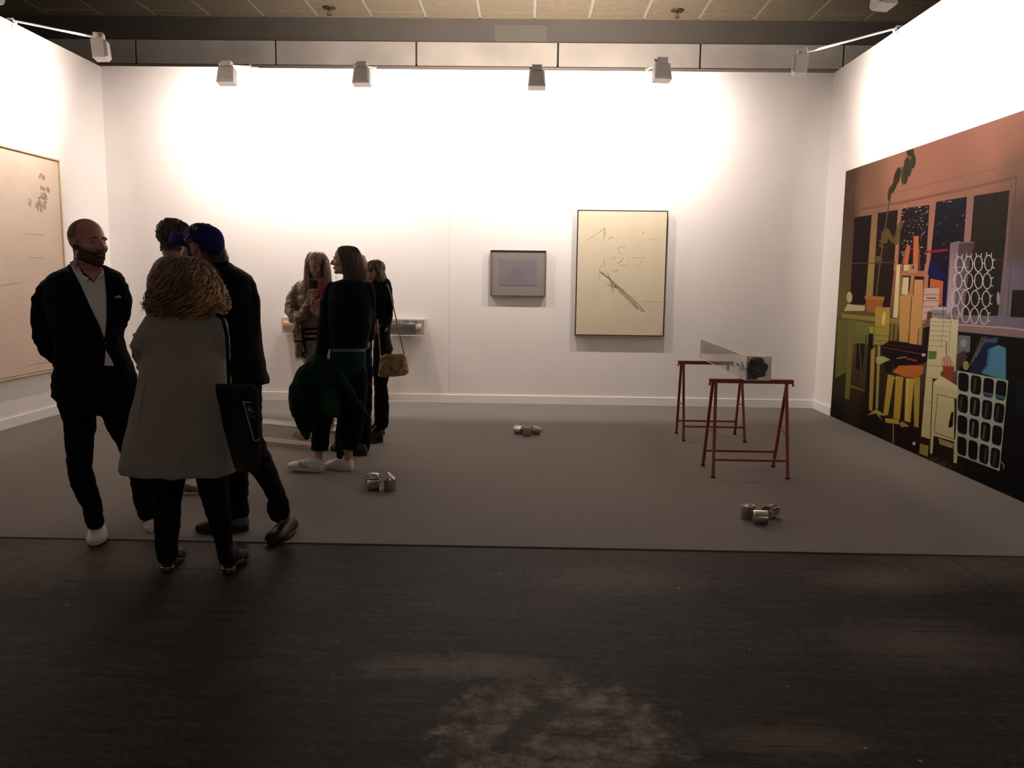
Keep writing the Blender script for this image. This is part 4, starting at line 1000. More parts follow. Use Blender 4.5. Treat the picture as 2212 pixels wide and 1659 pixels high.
def project_patch(name, poly, bvh, off, th, m, parent, org, step=6., fallY=None, label=None):
    """thin cloth or skin area that follows a surface; outline poly in photograph pixels, each point is cast on to the surface"""
    xs_ = [p[0] for p in poly]; ys_ = [p[1] for p in poly]; bm = bmesh.new()
    def hit(p):
        d = ray(*p).normalized(); r = bvh.ray_cast(CAM, d)
        if r[0] is None: return at(p[0], p[1], fallY) if fallY else None
        return r[0]-d*off
    def inside(x, y):
        c = False
        for i in range(len(poly)):
            (x1, y1), (x2, y2) = poly[i], poly[(i+1) % len(poly)]
            if (y1 > y) != (y2 > y) and x < (x2-x1)*(y-y1)/(y2-y1)+x1: c = not c
        return c
    pts = []
    for i in range(len(poly)):
        (x1, y1), (x2, y2) = poly[i], poly[(i+1) % len(poly)]; k = max(1, int(math.hypot(x2-x1, y2-y1)/step))
        pts += [(x1+(x2-x1)*j/k, y1+(y2-y1)*j/k) for j in range(k)]
    nb = len(pts); y = min(ys_)+step*.6
    while y < max(ys_):
        x = min(xs_)+step*.6
        while x < max(xs_):
            if inside(x, y) and min((x-a)**2+(y-b)**2 for a, b in pts[:nb]) > (step*.5)**2: pts.append((x, y))
            x += step
        y += step
    from mathutils.geometry import delaunay_2d_cdt
    vs, _, fs, _, _, _ = delaunay_2d_cdt([Vector((a, b)) for a, b in pts], [(i, (i+1) % nb) for i in range(nb)], [tuple(range(nb))], 1, 1e-4)
    V3 = [hit((v.x, v.y)) for v in vs]; good = [v for v in V3 if v is not None]
    if not good: return None
    V3 = [v if v is not None else at(vs[i].x, vs[i].y, sum(g.y for g in good)/len(good)) for i, v in enumerate(V3)]
    n = len(V3); mb = MB(); back = [v+(v-CAM).normalized()*th for v in V3]
    ed = {}
    for f in fs:
        for a, b in zip(f, f[1:]+f[:1]):
            k = (min(a, b), max(a, b)); ed[k] = ed.get(k, 0)+1
    F = [tuple(f) for f in fs]+[tuple(i+n for i in reversed(f)) for f in fs]+[(a, b, b+n, a+n) for (a, b), c in ed.items() if c == 1]
    mb.add(V3+back, F)
    return part(name, mb, m, parent, org, smooth=True, label=label)
def bvh_of(*obs):
    vs, fs = [], []
    for o in obs:
        k = len(vs); loc = o.parent.location if o.parent else Vector(); vs += [v.co+loc for v in o.data.vertices]; fs += [tuple(i+k for i in p.vertices) for p in o.data.polygons]
    return BVHTree.FromPolygons(vs, fs)

def shoe(p, heel, yaw, L, W, kind, m, m_sole, pitch=0., ankle_h=None, laces=None, stripes=None, sole_h=.026, heel_h=0., rim=None):
    """shoe with its heel end on `heel`; yaw 0 = toe to picture right, 90 = away; parts: upper, sole, laces"""
    a = math.radians(yaw); heel = Vector(heel)
    Rm = Matrix.Rotation(a, 3, 'Z') @ Matrix.Rotation(-pitch, 3, 'Y')
    def X(q): return Rm @ Vector(q)+heel
    root = thing_part('shoe', p)
    n = 20
    def outline(k, z, grow=0.):
        r = []
        for j in range(n):
            t = 2*PI*j/n; c, s_ = math.cos(t), math.sin(t)
            x = L*(.5+.5*c); u = x/L
            w = W*.5*(1.0 if u > .55 else .80+.2*(u/.55))*(1-.12*max(0, (u-.78)/.22)); bend = .008*math.sin(u*PI)
            r.append(Vector((x*k+(1-k)*L*.5+grow*c, (math.copysign(abs(s_)**.8, s_)*w*k)+bend+grow*s_, z)))
        return r
    z0 = heel_h
    R0 = [outline(.97, 0), outline(1.0, .004), outline(1.0, sole_h-.004), outline(.98, sole_h)]
    if heel_h > 0:
        for r in R0:
            for v in r: v.z += heel_h*max(0, min(1, 1-(v.x/L-.30)/.35))
    mb = MB().rings([[X(v) for v in r] for r in R0])
    o = part('sole', mb, m_sole, root, p.org, smooth=True)
    if heel_h > 0:
        mb = MB().rings([[X((L*.13+L*.12*k*math.cos(t), W*.36*k*math.sin(t), z)) for t in [2*PI*j/14 for j in range(14)]] for k, z in ((.92, 0), (1, .006), (1.0, heel_h+.004))])
        part('heel', mb, m_sole, root, p.org, smooth=True)
    # upper: rings across the length
    hs = ankle_h or .075
    prof = {'sneaker': [(0.0, .052), (.04, .068), (.14, .078), (.30, .080), (.42, .074), (.55, .060), (.70, .046), (.85, .036), (.95, .024), (1.0, .010)],
            'boot': [(0.0, .075), (.03, .115), (.12, .13), (.26, .13), (.36, .118), (.48, .080), (.65, .056), (.82, .046), (.94, .034), (1.0, .012)],
            'oxford': [(0.0, .050), (.04, .066), (.14, .076), (.30, .084), (.42, .078), (.55, .062), (.70, .052), (.85, .044), (.95, .032), (1.0, .012)]}[kind]
    rr = []
    for (u, h) in prof:
        x = u*L*.985+.004; w = W*.47*(1.0 if u > .5 else .74+.26*u/.5)*(1 if u < .9 else 1-.5*((u-.9)/.1)); w = max(w, .012)
        if u == 0: w *= .6
        zb = sole_h-.004+heel_h*max(0, min(1, 1-(u-.30)/.35)); ring = []
        for j in range(14):
            t = PI*j/13; ring.append(X((x, w*math.copysign(abs(math.cos(t))**.7, math.cos(t))*(1-.30*(max(0, math.sin(t))**2)*(1 if h > .06 else .2))+.008*math.sin(u*PI), zb+h*max(0, math.sin(t))**.85)))
        rr.append(ring)
    part('upper', MB().rings(rr), m, root, p.org, smooth=True)
    if laces:
        for k in range(5):
            u = .36+.075*k; hh = np.interp(u, [q[0] for q in prof], [q[1] for q in prof])+sole_h
            part('lace', MB().tube([X((u*L, -.022, hh-.006)), X((u*L+.004, 0, hh+.002)), X((u*L, .022, hh-.006))], .0028, 6), laces, root, p.org, smooth=True)
        hh = prof[4][1]+sole_h
        for sg in (-1, 1): part('lace', MB().tube([X((.36*L, 0, hh)), X((.34*L, sg*.02, hh+.014)), X((.38*L, sg*.032, hh+.004)), X((.37*L, sg*.004, hh+.002))], .0022, 6), laces, root, p.org, smooth=True)
    if stripes:
        for sg in (-1, 1):
            for k in range(3):
                u = .44+.085*k; w = W*.47
                part('stripe', MB().tube([X((u*L-.012, sg*w*.98+.008*math.sin(u*PI), sole_h+.004)), X((u*L+.004, sg*w*.93+.008*math.sin(u*PI), sole_h+.026)), X((u*L+.018, sg*w*.66+.008*math.sin(u*PI), sole_h+.046))], (.0052), 6), stripes, root, p.org, smooth=True)
    if rim:
        part('heel_rim', MB().tube([X((L*.13+L*.125*math.cos(t), W*.37*math.sin(t), heel_h+.001)) for t in [PI*.55+PI*.9*j/12 for j in range(13)]], .0022, 6), rim, root, p.org, smooth=True)
    return root
def thing_part(name, p):
    o = bpy.data.objects.new(name, None); COL.objects.link(o); o.parent = p.t; o.empty_display_size = .05; return o
M_WHITE = mat('white_leather', (.72, .70, .70), .5, .04, 30); M_WSOLE = mat('white_rubber', (.62, .60, .58), .6, .04, 30); M_BLEA = mat('black_leather', (.014, .012, .011), .5, .2, 60, spec=.3); M_BSOLE = mat('black_sole', (.012, .011, .010), .5)
M_LACE = mat('white_lace', (.7, .69, .68), .8); M_SILV = mat('silver_stripe', (.36, .32, .32), .3, .05, 40, 0, .5); M_CHROME = mat('bright_heel_rim', (.8, .76, .72), .2, 0, 10, 0, 1.)

# ---------------------------------------------------------------- bearded man in a dark suit
p = Person('bald bearded man in a dark suit and open white shirt, arms behind his back', atz(220, 1160), 4.47)
Z = .0075
jac = [(572, 152, 226, .045, .045), (580, 140, 240, .07, .02), (590, 120, 258, .095), (600, 104, 268, .11), (618, 97, 268, .125), (650, 103, 264, .14), (700, 112, 262, .14), (735, 127, 262, .13), (765, 124, 274, .13), (800, 120, 286, .135), (835, 117, 297, .145), (852, 118, 299, .145), (866, 126, 297, .14), (872, 140, 285, .12)]
armL = [(112, 620, 0, 24), (97, 650, 0, 26.5), (93, 690, .02, 23.5), (95, 728, .04, 23), (106, 755, .09, 20), (132, 778, .15, 17), (158, 792, .19, 15)]
armR = [(252, 616, 0, 22), (262, 645, 0, 22), (260, 680, .02, 20), (250, 712, .05, 18), (240, 748, .11, 18), (215, 780, .17, 16), (190, 795, .20, 14)]
mb = p.loft(jac); p.limb(armL, mb=mb); p.limb(armR, mb=mb)
legL = [(168, 872, 0, 40), (173, 912, 0, 33), (172, 960, 0, 29), (172, 1010, 0, 25.5), (181, 1045, 0, 26), (192, 1075, -.02, 22), (201, 1100, -.03, 20.5), (205, 1126, -.03, 20)]
legR = [(255, 872, 0, 40), (268, 915, .02, 36), (286, 955, .06, 31), (297, 990, .10, 28), (307, 1030, .14, 26), (312, 1073, .18, 24), (318, 1109, .20, 19)]
j = p.garment('suit_jacket', mb, CL_NAVY, .009, .006, (9, 9, 16), 2.)
mb = p.loft([(815, 127, 288, .115), (850, 127, 292, .12), (880, 131, 292, .12), (893, 140, 285, .10)]); p.limb(legL, mb=mb); p.limb(legR, mb=mb)
p.garment('trousers', mb, CL_BLACK, .009, .0055, (8, 8, 14), 5.)
p.head(190, 524, 1.10, 66, neck=p.P(187, 590, .0), neck_r=.056)
p.loft(jac[2:], k=.82, mb=p.body); p.limb(armL, .7, p.body); p.limb(armR, .7, p.body); p.limb(legL+[(206, 1150, -.03, 16)], .68, p.body); p.limb(legR+[(320, 1130, .2, 16)], .68, p.body)
hand(p.body, p.P(158, 792, .19), (1, .1, -.1), (0, 1, 0), 1.0, .6); hand(p.body, p.P(190, 795, .20), (-1, .1, -.1), (0, 1, 0), 1.0, .6, -1)
p.finish(SK2, .005); p.eyes()
M_BEARD = hairm('dark_beard', (.062, .034, .023), .9)
p.shell('beard', lambda q: q.z < -.010-.46*max(0, q.y) and q.z > -.116+.6*max(0, .05-q.y) and q.y > -.002 and not (abs(q.x) < .013 and -.069 < q.z < -.061 and q.y > .075), .003, M_BEARD, .004)
p.shell('moustache', lambda q: -.056 < q.z < -.044 and abs(q.x) < .034 and q.y > .07, .004, M_BEARD, .002)
p.shell('cropped_hair', lambda q: (q.y < .008 and q.z > .022) or (q.y < -.026 and q.z > -.045 and abs(q.x) < .078), .0015, hairm('cropped_dark_hair', (.15, .095, .072), .9), .0008)
bv = bvh_of(j)
M_SHIRT = mat('white_shirt_cotton', (.66, .65, .67), .8, .05, 12, .1)
sh = project_patch('shirt', [(150, 567), (157, 563), (177, 594), (190, 601), (203, 611), (214, 592), (221, 581), (226, 596), (230, 640), (231, 680), (228, 722), (224, 732), (212, 700), (195, 668), (170, 610)], bv, .012, .010, M_SHIRT, p.t, p.org, 6, 4.36, label='open white shirt')
project_patch('shirt_tail', [(228, 755), (225.5, 790), (247, 790), (240, 776)], bv, .006, .006, M_SHIRT, p.t, p.org, 5)
project_patch('shirt_collar', [(153, 566), (160, 560), (180, 594), (192, 600), (186, 612), (170, 604), (158, 586)], bv, .022, .006, M_SHIRT, p.t, p.org, 5, 4.34)
project_patch('shirt_collar', [(222, 579), (216, 590), (209, 604), (222, 598), (225, 590)], bv, .022, .006, M_SHIRT, p.t, p.org, 5, 4.34)
project_patch('neck_front', [(158, 556), (182, 590), (192, 597), (203, 610.5), (213, 592), (221, 578), (200, 572), (180, 566)], bv, .016, .004, SK2, p.t, p.org, 5, 4.36)
project_patch('lapel', [(147, 570), (155, 580), (172, 612), (197, 668), (214, 702), (226, 735), (206, 712), (182, 678), (160, 650), (163, 636), (152, 632), (143, 590)], bv, .017, .005, CL_NAVY, p.t, p.org, 6)
project_patch('lapel', [(224, 582), (231, 620), (232, 680), (229, 730), (243, 690), (250, 650), (243, 640), (249, 630), (240, 600)], bv, .017, .005, CL_NAVY, p.t, p.org, 6)
project_patch('pocket_square', [(247, 643), (250, 639), (254, 641), (257, 637), (263, 643), (258, 643), (252, 644)], bv, .006, .003, mat('white_linen', (.6, .6, .6), .8), p.t, p.org, 3)
project_patch('jacket_button', [(226.5, 739), (229, 738.5), (230, 741), (228, 743), (226, 742)], bv, .007, .004, mat('horn_button', (.12, .11, .10), .2), p.t, p.org, 2)
q = atz(207, 1150, Z); shoe(p, (q.x+.005, 4.60, Z), -66, .285, .108, 'sneaker', M_WHITE, M_WSOLE, laces=M_LACE)
q = atz(322, 1130, Z); shoe(p, (q.x-.0, 4.86, Z), -70, .285, .105, 'sneaker', M_WHITE, M_WSOLE, laces=M_LACE)

# ---------------------------------------------------------------- dark-haired man behind
p = Person('dark-haired man in a grey patterned shirt seen from behind, mostly hidden', atz(390, 1065), 5.55)
top = [(553, 352, 404, .05), (562, 340, 425, .08), (578, 331, 440, .11), (605, 321, 452, .13), (655, 318, 455, .13), (700, 322, 452, .13), (760, 326, 450, .13), (830, 328, 450, .13), (850, 330, 448, .12)]
mb = p.loft(top); p.limb([(336, 600, 0, 17), (331, 650, 0, 16), (336, 700, -.02, 15), (342, 750, -.08, 13), (352, 775, -.15, 11)], mb=mb); p.limb([(440, 600, 0, 17), (444, 650, 0, 16), (440, 700, -.02, 14), (436, 750, -.05, 12)], mb=mb)
mcheck = mat('grey_patterned_shirt', (.075, .06, .052), .8, .55, 26, .1)
p.garment('shirt', mb, mcheck, .012, .005, seed=8.)
lg1 = [(365, 860, 0, 30), (367, 930, 0, 25), (368, 990, 0, 20), (368, 1046, 0, 16)]; lg2 = [(420, 860, 0, 28), (440, 930, .02, 24), (452, 990, .04, 19), (456, 1040, .05, 15)]
mb = p.loft([(830, 334, 446, .11), (880, 336, 446, .11)]); p.limb(lg1, mb=mb); p.limb(lg2, mb=mb); p.garment('trousers', mb, CL_DENIM, .012, .005, seed=3.)
p.head(377, 515, 1.08, 150, neck=p.P(376, 558, .02)); p.loft(top[1:], k=.8, mb=p.body); p.limb(lg1, .65, p.body); p.limb(lg2, .65, p.body)
hand(p.body, p.P(352, 775, -.15), (0, -.3, -1), (1, 0, 0)); hand(p.body, p.P(436, 750, -.05), (0, -.1, -1), (-1, 0, 0), thumb=-1); p.limb([(331, 650, 0, 11), (342, 750, -.08, 9), (352, 775, -.15, 8)], mb=p.body); p.limb([(444, 650, 0, 10), (436, 750, -.05, 8)], mb=p.body)
p.finish(SK2, .007, .5); p.eyes()
M_DK = hairm('dark_brown_hair', (.030, .020, .013))
p.shell('short_hair', lambda q: q.z > -.075 and (q.y < .0 or q.z > .055) and q.y < .075, .010, M_DK, .012)
p.strands('hair_tufts', [(477, 368, 388, .03), (482, 359, 400, .06), (492, 352, 408, .085), (510, 350, 410, .095), (530, 353, 405, .09)], M_DK, 160, .0035, (.004, 1.5), 4, seg=8)
M_BR = mat('brown_suede', (.13, .085, .065), .6, .15, 30)
q = atz(345, 1066, Z); shoe(p, (q.x, q.y, Z), 4, .285, .10, 'sneaker', M_BR, M_WSOLE, laces=M_LACE)
q = atz(452, 1062, Z); shoe(p, (q.x, q.y+.1, Z), 60, .28, .10, 'sneaker', M_BR, M_WSOLE, laces=M_LACE)

# ---------------------------------------------------------------- man with the blue cap
p = Person('man in a blue baseball cap and dark jacket, turned left, leaning in to talk', atz(560, 1160), 4.56)
top = [(566, 458, 492, .05), (574, 452, 503, .07), (584, 442, 522, .10), (597, 432, 541, .12), (620, 426, 551, .135), (655, 421, 556, .145), (715, 418, 561, .145), (760, 415, 567, .145), (800, 414, 573, .145), (820, 416, 579, .145), (828, 424, 580, .14)]
mb = p.loft(top); p.limb([(532, 618, 0, 22), (543, 655, -.01, 19), (545, 715, -.02, 18), (528, 770, -.05, 17), (480, 795, -.10, 15)], mb=mb); p.limb([(445, 625, 0, 20), (438, 670, -.03, 20), (436, 720, -.05, 18), (440, 760, -.12, 15)], mb=mb)
mb.tube([p.P(462, 575, -.03), p.P(490, 566, -.05), p.P(498, 572, .05)], .012, 8, round_=True)
j = p.garment('jacket', mb, cloth('charcoal_black_jacket', (.010, .009, .0085)), .010, .004, (6, 6, 9), 11.)
project_patch('jacket_hem_corner', [(560, 822), (565, 826), (582, 829), (577, 815), (570, 812)], bvh_of(j), .0, .004, _M['charcoal_black_jacket'], p.t, p.org, 4, 4.5)
lr = [(525, 845, 0, 38), (529, 900, 0, 36), (532, 945, 0, 34.5), (558, 995, -.02, 29), (580, 1033, -.05, 22.5), (596, 1068, -.06, 20), (602, 1090, -.06, 20)]
ll = [(478, 845, 0, 40), (488, 920, .02, 37), (502, 980, .04, 31), (510, 1040, .05, 27), (514, 1085, .06, 22), (515, 1098, .06, 22)]
mb = p.loft([(800, 432, 560, .12), (850, 436, 563, .13), (890, 445, 563, .12)]); p.limb(lr, mb=mb); p.limb(ll, mb=mb); mb.tube([p.P(601, 1090, -.06), p.P(602, 1106, -.06)], p.w(24), 14, round_=True); mb.tube([p.P(515, 1094, .06), p.P(516, 1106, .06)], p.w(23), 14, round_=True)
p.garment('jeans', mb, CL_DENIM, .009, .006, (8, 8, 16), 7.)
p.head(434, 536, 1.13, -100, pitch=-.06, neck=p.P(468, 590, .02), neck_r=.056); p.limb([(468, 540, 0, 16), (474, 556, 0, 17), (476, 575, 0, 17)], mb=p.body); p.loft(top[2:], k=.82, mb=p.body); p.limb(lr+[(606, 1120, -.07, 15)], .68, p.body); p.limb(ll+[(517, 1125, .06, 15)], .68, p.body)
p.limb([(543, 655, -.01, 13), (528, 770, -.05, 11), (480, 795, -.10, 10)], mb=p.body); p.limb([(438, 670, -.03, 12), (436, 720, -.05, 11), (440, 760, -.12, 10)], mb=p.body)
hand(p.body, p.P(480, 795, -.10), (-.9, -.2, -.2), (0, 0, -1)); hand(p.body, p.P(440, 760, -.12), (-.3, -.8, 0), (0, 0, -1), thumb=-1)
p.finish(SK2, .005); p.eyes()
M_CAPH = hairm('near_black_hair', (.018, .013, .010))
p.shell('hair', lambda q: (q.y < .016 and q.z > .022) or (q.y < -.032 and q.z > -.115) or (.052 < abs(q.x) < .078 and .008 < q.y < .030 and q.z > -.045), .006, M_CAPH, .005)
cap_T = p.T @ Matrix.Rotation(.34, 4, 'X'); CH = lambda v: cap_T @ (Vector(v)*p.hs)
mcap = cloth('blue_cap_cotton', (.011, .018, .10), 90, .08, .8)
cr = []
for i in range(9):
    th = PI/2*i/8; z = .030+.092*math.sin(th); k = math.cos(th)**.62 if i < 8 else .02
    cr.append([CH((.083*k*math.cos(a), -.012+.106*k*math.sin(a), z-(.035 if math.sin(a) < -.2 else 0)*(1-math.sin(th))*min(1, (-.2-math.sin(a))*1.6 if math.sin(a) < -.2 else 0))) for a in [2*PI*q/36 for q in range(36)]])
inner = [[CH((cap_T.inverted() @ v)/p.hs*.965) for v in r] for r in reversed(cr)]
capo = part('baseball_cap', MB().rings(cr+inner), mcap, p.t, p.org, smooth=True, label='royal blue baseball cap')
br = []
for i in range(9):
    u = i/8; y = .052+.118*u; ring = []
    hw = .074*math.sqrt(max(0.02, 1-(u*.98)**2.6))
    for q in range(13):
        s_ = -1+2*q/12; ring.append(CH((hw*s_, y-.03*s_*s_*(1-u), .050-.052*s_*s_-.012*u)))
    ring += [CH((cap_T.inverted() @ v)/p.hs+Vector((0, 0, -.004))) for v in reversed(ring)]
    br.append(ring)
part('brim', MB().rings(br), mcap, capo, smooth=True, org=p.org)
part('cap_button', MB().ell(CH((0, -.012, .123)), (.009*p.hs, .009*p.hs, .005*p.hs)), mcap, capo, p.org, smooth=True)
mye = mat('yellow_embroidery', (.42, .40, .10), .8, .1, 60)
cv = bvh_of(capo)
def letters(txt, quad, bvh, off, m, parent, org, th=.002, wgt=.16, step=2.):
    """block letters drawn from strokes inside a quad of photograph pixels (tl, tr, br, bl), laid on a surface"""
    G = {'A': [[(0, 0), (.5, 1), (1, 0)], [(.2, .35), (.8, .35)]], 'K': [[(0, 0), (0, 1)], [(1, 1), (.05, .45), (1, 0)]], 'L': [[(0, 1), (0, 0), (1, 0)]]}
    n = len(txt); out = []
    for i, ch in enumerate(txt):
        for st in G[ch]:
            for (x1, y1), (x2, y2) in zip(st, st[1:]):
                def Q(x, y):
                    u = (i+.12+x*.72)/n; v = 1-y; a = (quad[0][0]*(1-u)+quad[1][0]*u, quad[0][1]*(1-u)+quad[1][1]*u); b = (quad[3][0]*(1-u)+quad[2][0]*u, quad[3][1]*(1-u)+quad[2][1]*u)
                    return (a[0]*(1-v)+b[0]*v, a[1]*(1-v)+b[1]*v)
                a, b = Q(x1, y1), Q(x2, y2); d = math.hypot(b[0]-a[0], b[1]-a[1]) or 1; nx, ny = -(b[1]-a[1])/d*wgt, (b[0]-a[0])/d*wgt; ex, ey = (b[0]-a[0])/d*wgt, (b[1]-a[1])/d*wgt
                project_patch('letter_stroke', [(a[0]+nx-ex, a[1]+ny-ey), (b[0]+nx+ex, b[1]+ny+ey), (b[0]-nx+ex, b[1]-ny+ey), (a[0]-nx-ex, a[1]-ny-ey)], bvh, off, th, m, parent, org, step)
letters('KA', ((418, 484), (430, 493.5), (423, 498.5), (412, 488)), cv, .003, mye, capo, p.org, wgt=.75)
q = atz(536, 1148, Z); M_OX = M_BLEA
shoe(p, (q.x, q.y+.02, Z), 187, .31, .112, 'oxford', M_OX, M_BSOLE, laces=mat('black_lace', (.01, .01, .01), .8))
q = atz(618, 1150, Z); shoe(p, (q.x+.02, 4.72, Z), -98, .31, .118, 'oxford', M_OX, M_BSOLE, laces=_M['black_lace'])
M_SOCK = mat('grey_sock', (.12, .12, .125), .9, .1, 60)
part('sock', MB().tube([p.P(516, 1100, .06), p.P(519, 1122, .06)], p.w(18), 14, round_=True), M_SOCK, p.t, p.org, smooth=True); part('sock', MB().tube([p.P(608, 1100, -.05), p.P(611, 1118, -.03)], p.w(17), 14, round_=True), M_SOCK, p.t, p.org, smooth=True)

# ---------------------------------------------------------------- woman with curly hair and the grey coat
p = Person('woman with curly shoulder-length hair in a grey coat, seen from behind', atz(428, 1245), 3.98)
coat = [(668, 360, 440, .05), (675, 335, 465, .075), (686, 322, 476, .09), (702, 316, 482, .105), (730, 316, 482, .11), (770, 312, 486, .115), (800, 307, 493, .125), (835, 299, 496, .14), (880, 289, 499, .15), (915, 282, 502, .155), (960, 272, 506, .16), (1000, 263, 511, .165), (1012, 262, 512, .165), (1021, 268, 506, .16)]
aL = [(330, 694, -.02, 19), (313, 718, -.03, 20), (302, 744, -.03, 20), (309, 772, .02, 18), (330, 788, .10, 17), (360, 792, .2, 15)]
aR = [(470, 697, -.02, 19), (478, 735, -.03, 19), (478, 775, .01, 18), (470, 800, .12, 16), (440, 800, .2, 14)]
mb = p.loft(coat, sq=2.2); p.limb(aL, mb=mb); p.limb(aR, mb=mb)
for (x, y, r) in ((299, 723, 13), (293, 746, 11), (300, 768, 12), (308, 792, 10)): mb.ell(p.P(x, y, .01), (p.w(r), .05, p.w(r*.6)), n=12, m=8)
mcoat = mat('grey_wool_coat', (.27, .24, .215), .9, .09, 110, .25, spec=.2)
coat_o = p.garment('wool_coat', mb, mcoat, .009, .008, (6, 6, 4.5), 21.)
bvc = bvh_of(coat_o)
for (x1, y1, x2, y2) in ((312, 835, 300, 905),): project_patch('coat_seam', [(x1, y1), (x1+1.5, y1), (x2+1.5, y2), (x2, y2)], bvc, .0015, .002, mat('coat_seam', (.12, .105, .095), .9), p.t, p.org, 5)
l1 = [(362, 900, 0, 46), (362, 980, 0, 41), (364, 1030, 0, 37), (361, 1078, 0, 30.5), (360, 1132, 0, 28.5), (361, 1180, 0, 25), (361, 1200, 0, 22)]
l2 = [(455, 900, 0, 46), (456, 980, 0, 38), (457, 1030, 0, 34), (466, 1078, 0, 30), (478, 1132, 0, 24), (484, 1172, 0, 18), (487, 1206, 0, 17)]
mb = p.loft([(840, 320, 490, .12), (930, 318, 500, .13), (950, 322, 498, .12)]); p.limb(l1, mb=mb); p.limb(l2, mb=mb); p.garment('trousers', mb, CL_BLACK, .009, .005, (7, 7, 12), 31.)
p.head(403, 612, 1.0, 190, female=True, neck=p.P(402, 668, .0)); p.loft(coat[2:8], k=.8, mb=p.body); p.limb(l1[:-1]+[(361, 1212, 0, 18)], .55, p.body); p.limb(l2[:-1]+[(488, 1215, 0, 15)], .55, p.body); p.limb(aL, .65, p.body); p.limb(aR, .65, p.body)
p.loft([(790, 330, 480, .1), (880, 325, 490, .11), (940, 330, 490, .1)], mb=p.body, k=.85)
hand(p.body, p.P(360, 792, .2), (1, .2, .1), (0, -1, 0), .92); hand(p.body, p.P(440, 800, .2), (-1, .2, .1), (0, -1, 0), .92, thumb=-1)
p.finish(SK, .0055, .5); p.eyes()
hr = [(555, 384, 410, .03), (560, 368, 428, .07), (575, 353, 446, .105), (600, 343, 462, .125), (628, 337, 474, .135), (650, 328, 481, .14), (668, 324, 478, .135), (681, 345, 455, .11)]
M_CU = mat('dark_blond_curls', (.27, .16, .078), .55, .45, 9, .1); M_CU2 = mat('brown_curls', (.12, .075, .04), .55, .35, 12, .1)
hm = p.garment('hair', p.loft([(a, b+5, c-5, d-.012) for a, b, c, d in hr], k=.96), M_CU2, .010, .016, (13, 13, 6), 4., 1)
M_CU3 = mat('backlit_curls', (.60, .36, .16), .5, .4, 9, .1)
p.strands('curl_locks', hr, M_CU2, 230, .0075, (.019, 2.4), 11, seg=20, parent=hm, tip=.2)
p.strands('light_curl_locks', [(a+1, b, c, d) for a, b, c, d in hr], M_CU, 260, .0050, (.023, 2.8), 12, seg=22, parent=hm, tip=.2)
p.strands('backlit_curl_locks', [(a+3, b+(c-b)*.55, c+1, d*.9) for a, b, c, d in hr[1:]], M_CU3, 230, .0038, (.022, 3.0), 14, seg=22, parent=hm, tip=.2)  # light from behind, put into the colour of the right-hand locks
p.strands('flyaway_hair', [(a-1, b-4, c+4, d+.01) for a, b, c, d in hr], M_CU, 130, .0012, (.022, 2.2), 13, seg=18, parent=hm, tip=.4)
# boots
for (hx, hy, yw) in ((358, 1240, 96), (490, 1243, 90)):
    q = atz(hx, hy, 0); shoe(p, (q.x, q.y, .001), yw, .255, .088, 'boot', M_BLEA, M_BSOLE, heel_h=.03, rim=M_CHROME)

# black tote bag on her right shoulder
Yt = 3.93
tb = Person.__new__(Person); tb.Y = Yt
tq = lambda x, y, dy=0: at(x, y, Yt+dy)
orgT = Vector((tq(520, 980, .05).x, Yt+.05, tq(520, 980).z))
t = thing('tote_bag', 'black cloth tote bag with white outlined lettering, hung from a shoulder strap', 'bag', orgT)
mtote = cloth('black_tote_canvas', (.005, .005, .005), 150)
rings = []
for (y, xl, xr_, hd) in ((830, 466, 548, .010), (842, 467, 556, .020), (900, 480, 560, .028), (960, 494, 562, .030), (1008, 508, 560, .028), (1020, 514, 555, .014)):
    a, b = tq(xl, y, -.19), tq(xr_, y, .03); c = (a+b)/2; hw = (b-a)/2; ring = []
    for k in range(24):
        th = 2*PI*k/24; cx, sy = math.cos(th), math.sin(th); ring.append(c+hw*math.copysign(abs(cx)**.7, cx)+Vector((0, hd*math.copysign(abs(sy)**.35, sy), 0)))
    rings.append(ring)
rr_ = []
for a_r, b_r in zip(rings, rings[1:]): rr_ += [[p0.lerp(p1, k_/6) for p0, p1 in zip(a_r, b_r)] for k_ in range(6)]
me = MB().rings(rr_+[rings[-1]]).mesh('bag_body', True); wrinkle(me, .004, (7, 7, 5), 3.); bag = link('bag_body', me, mtote, t, orgT)
for dx, dy_ in ((0, 0), (4, .035)):
    mb = MB().tube([tq(456+dx, 681, .09+dy_), tq(466+dx, 678, .02+dy_), tq(479+dx, 687, -.09+dy_), tq(488+dx, 725, -.14+dy_), tq(491+dx, 790, -.13+dy_), tq(493+dx, 840, -.08+dy_)], (.013, .004), 8, flat=None)
    part('strap', mb, mtote, t, orgT, smooth=True)
bt = bvh_of(bag); mwh = mat('white_bag_print', (.30, .31, .30), .8, .03)
for quad in ([(524, 866), (529, 868), (542, 868), (542, 870), (529, 870), (524, 868)], [(524, 868), (526.5, 868), (549, 950), (547, 950)], [(547, 949), (553, 951), (560, 948), (560, 950), (553, 953), (547, 951)]):
    project_patch('print_line', quad, bt, .004, .002, mwh, bag, orgT, 4, Yt)
letters('AL', ((532, 879), (548, 879), (550, 889), (535, 889)), bt, .004, mwh, bag, orgT, wgt=.6)
letters('ALL', ((534, 892), (551, 892), (553, 901), (538, 901)), bt, .004, mat('grey_bag_print', (.10, .105, .10), .8, .03), bag, orgT, wgt=.4)

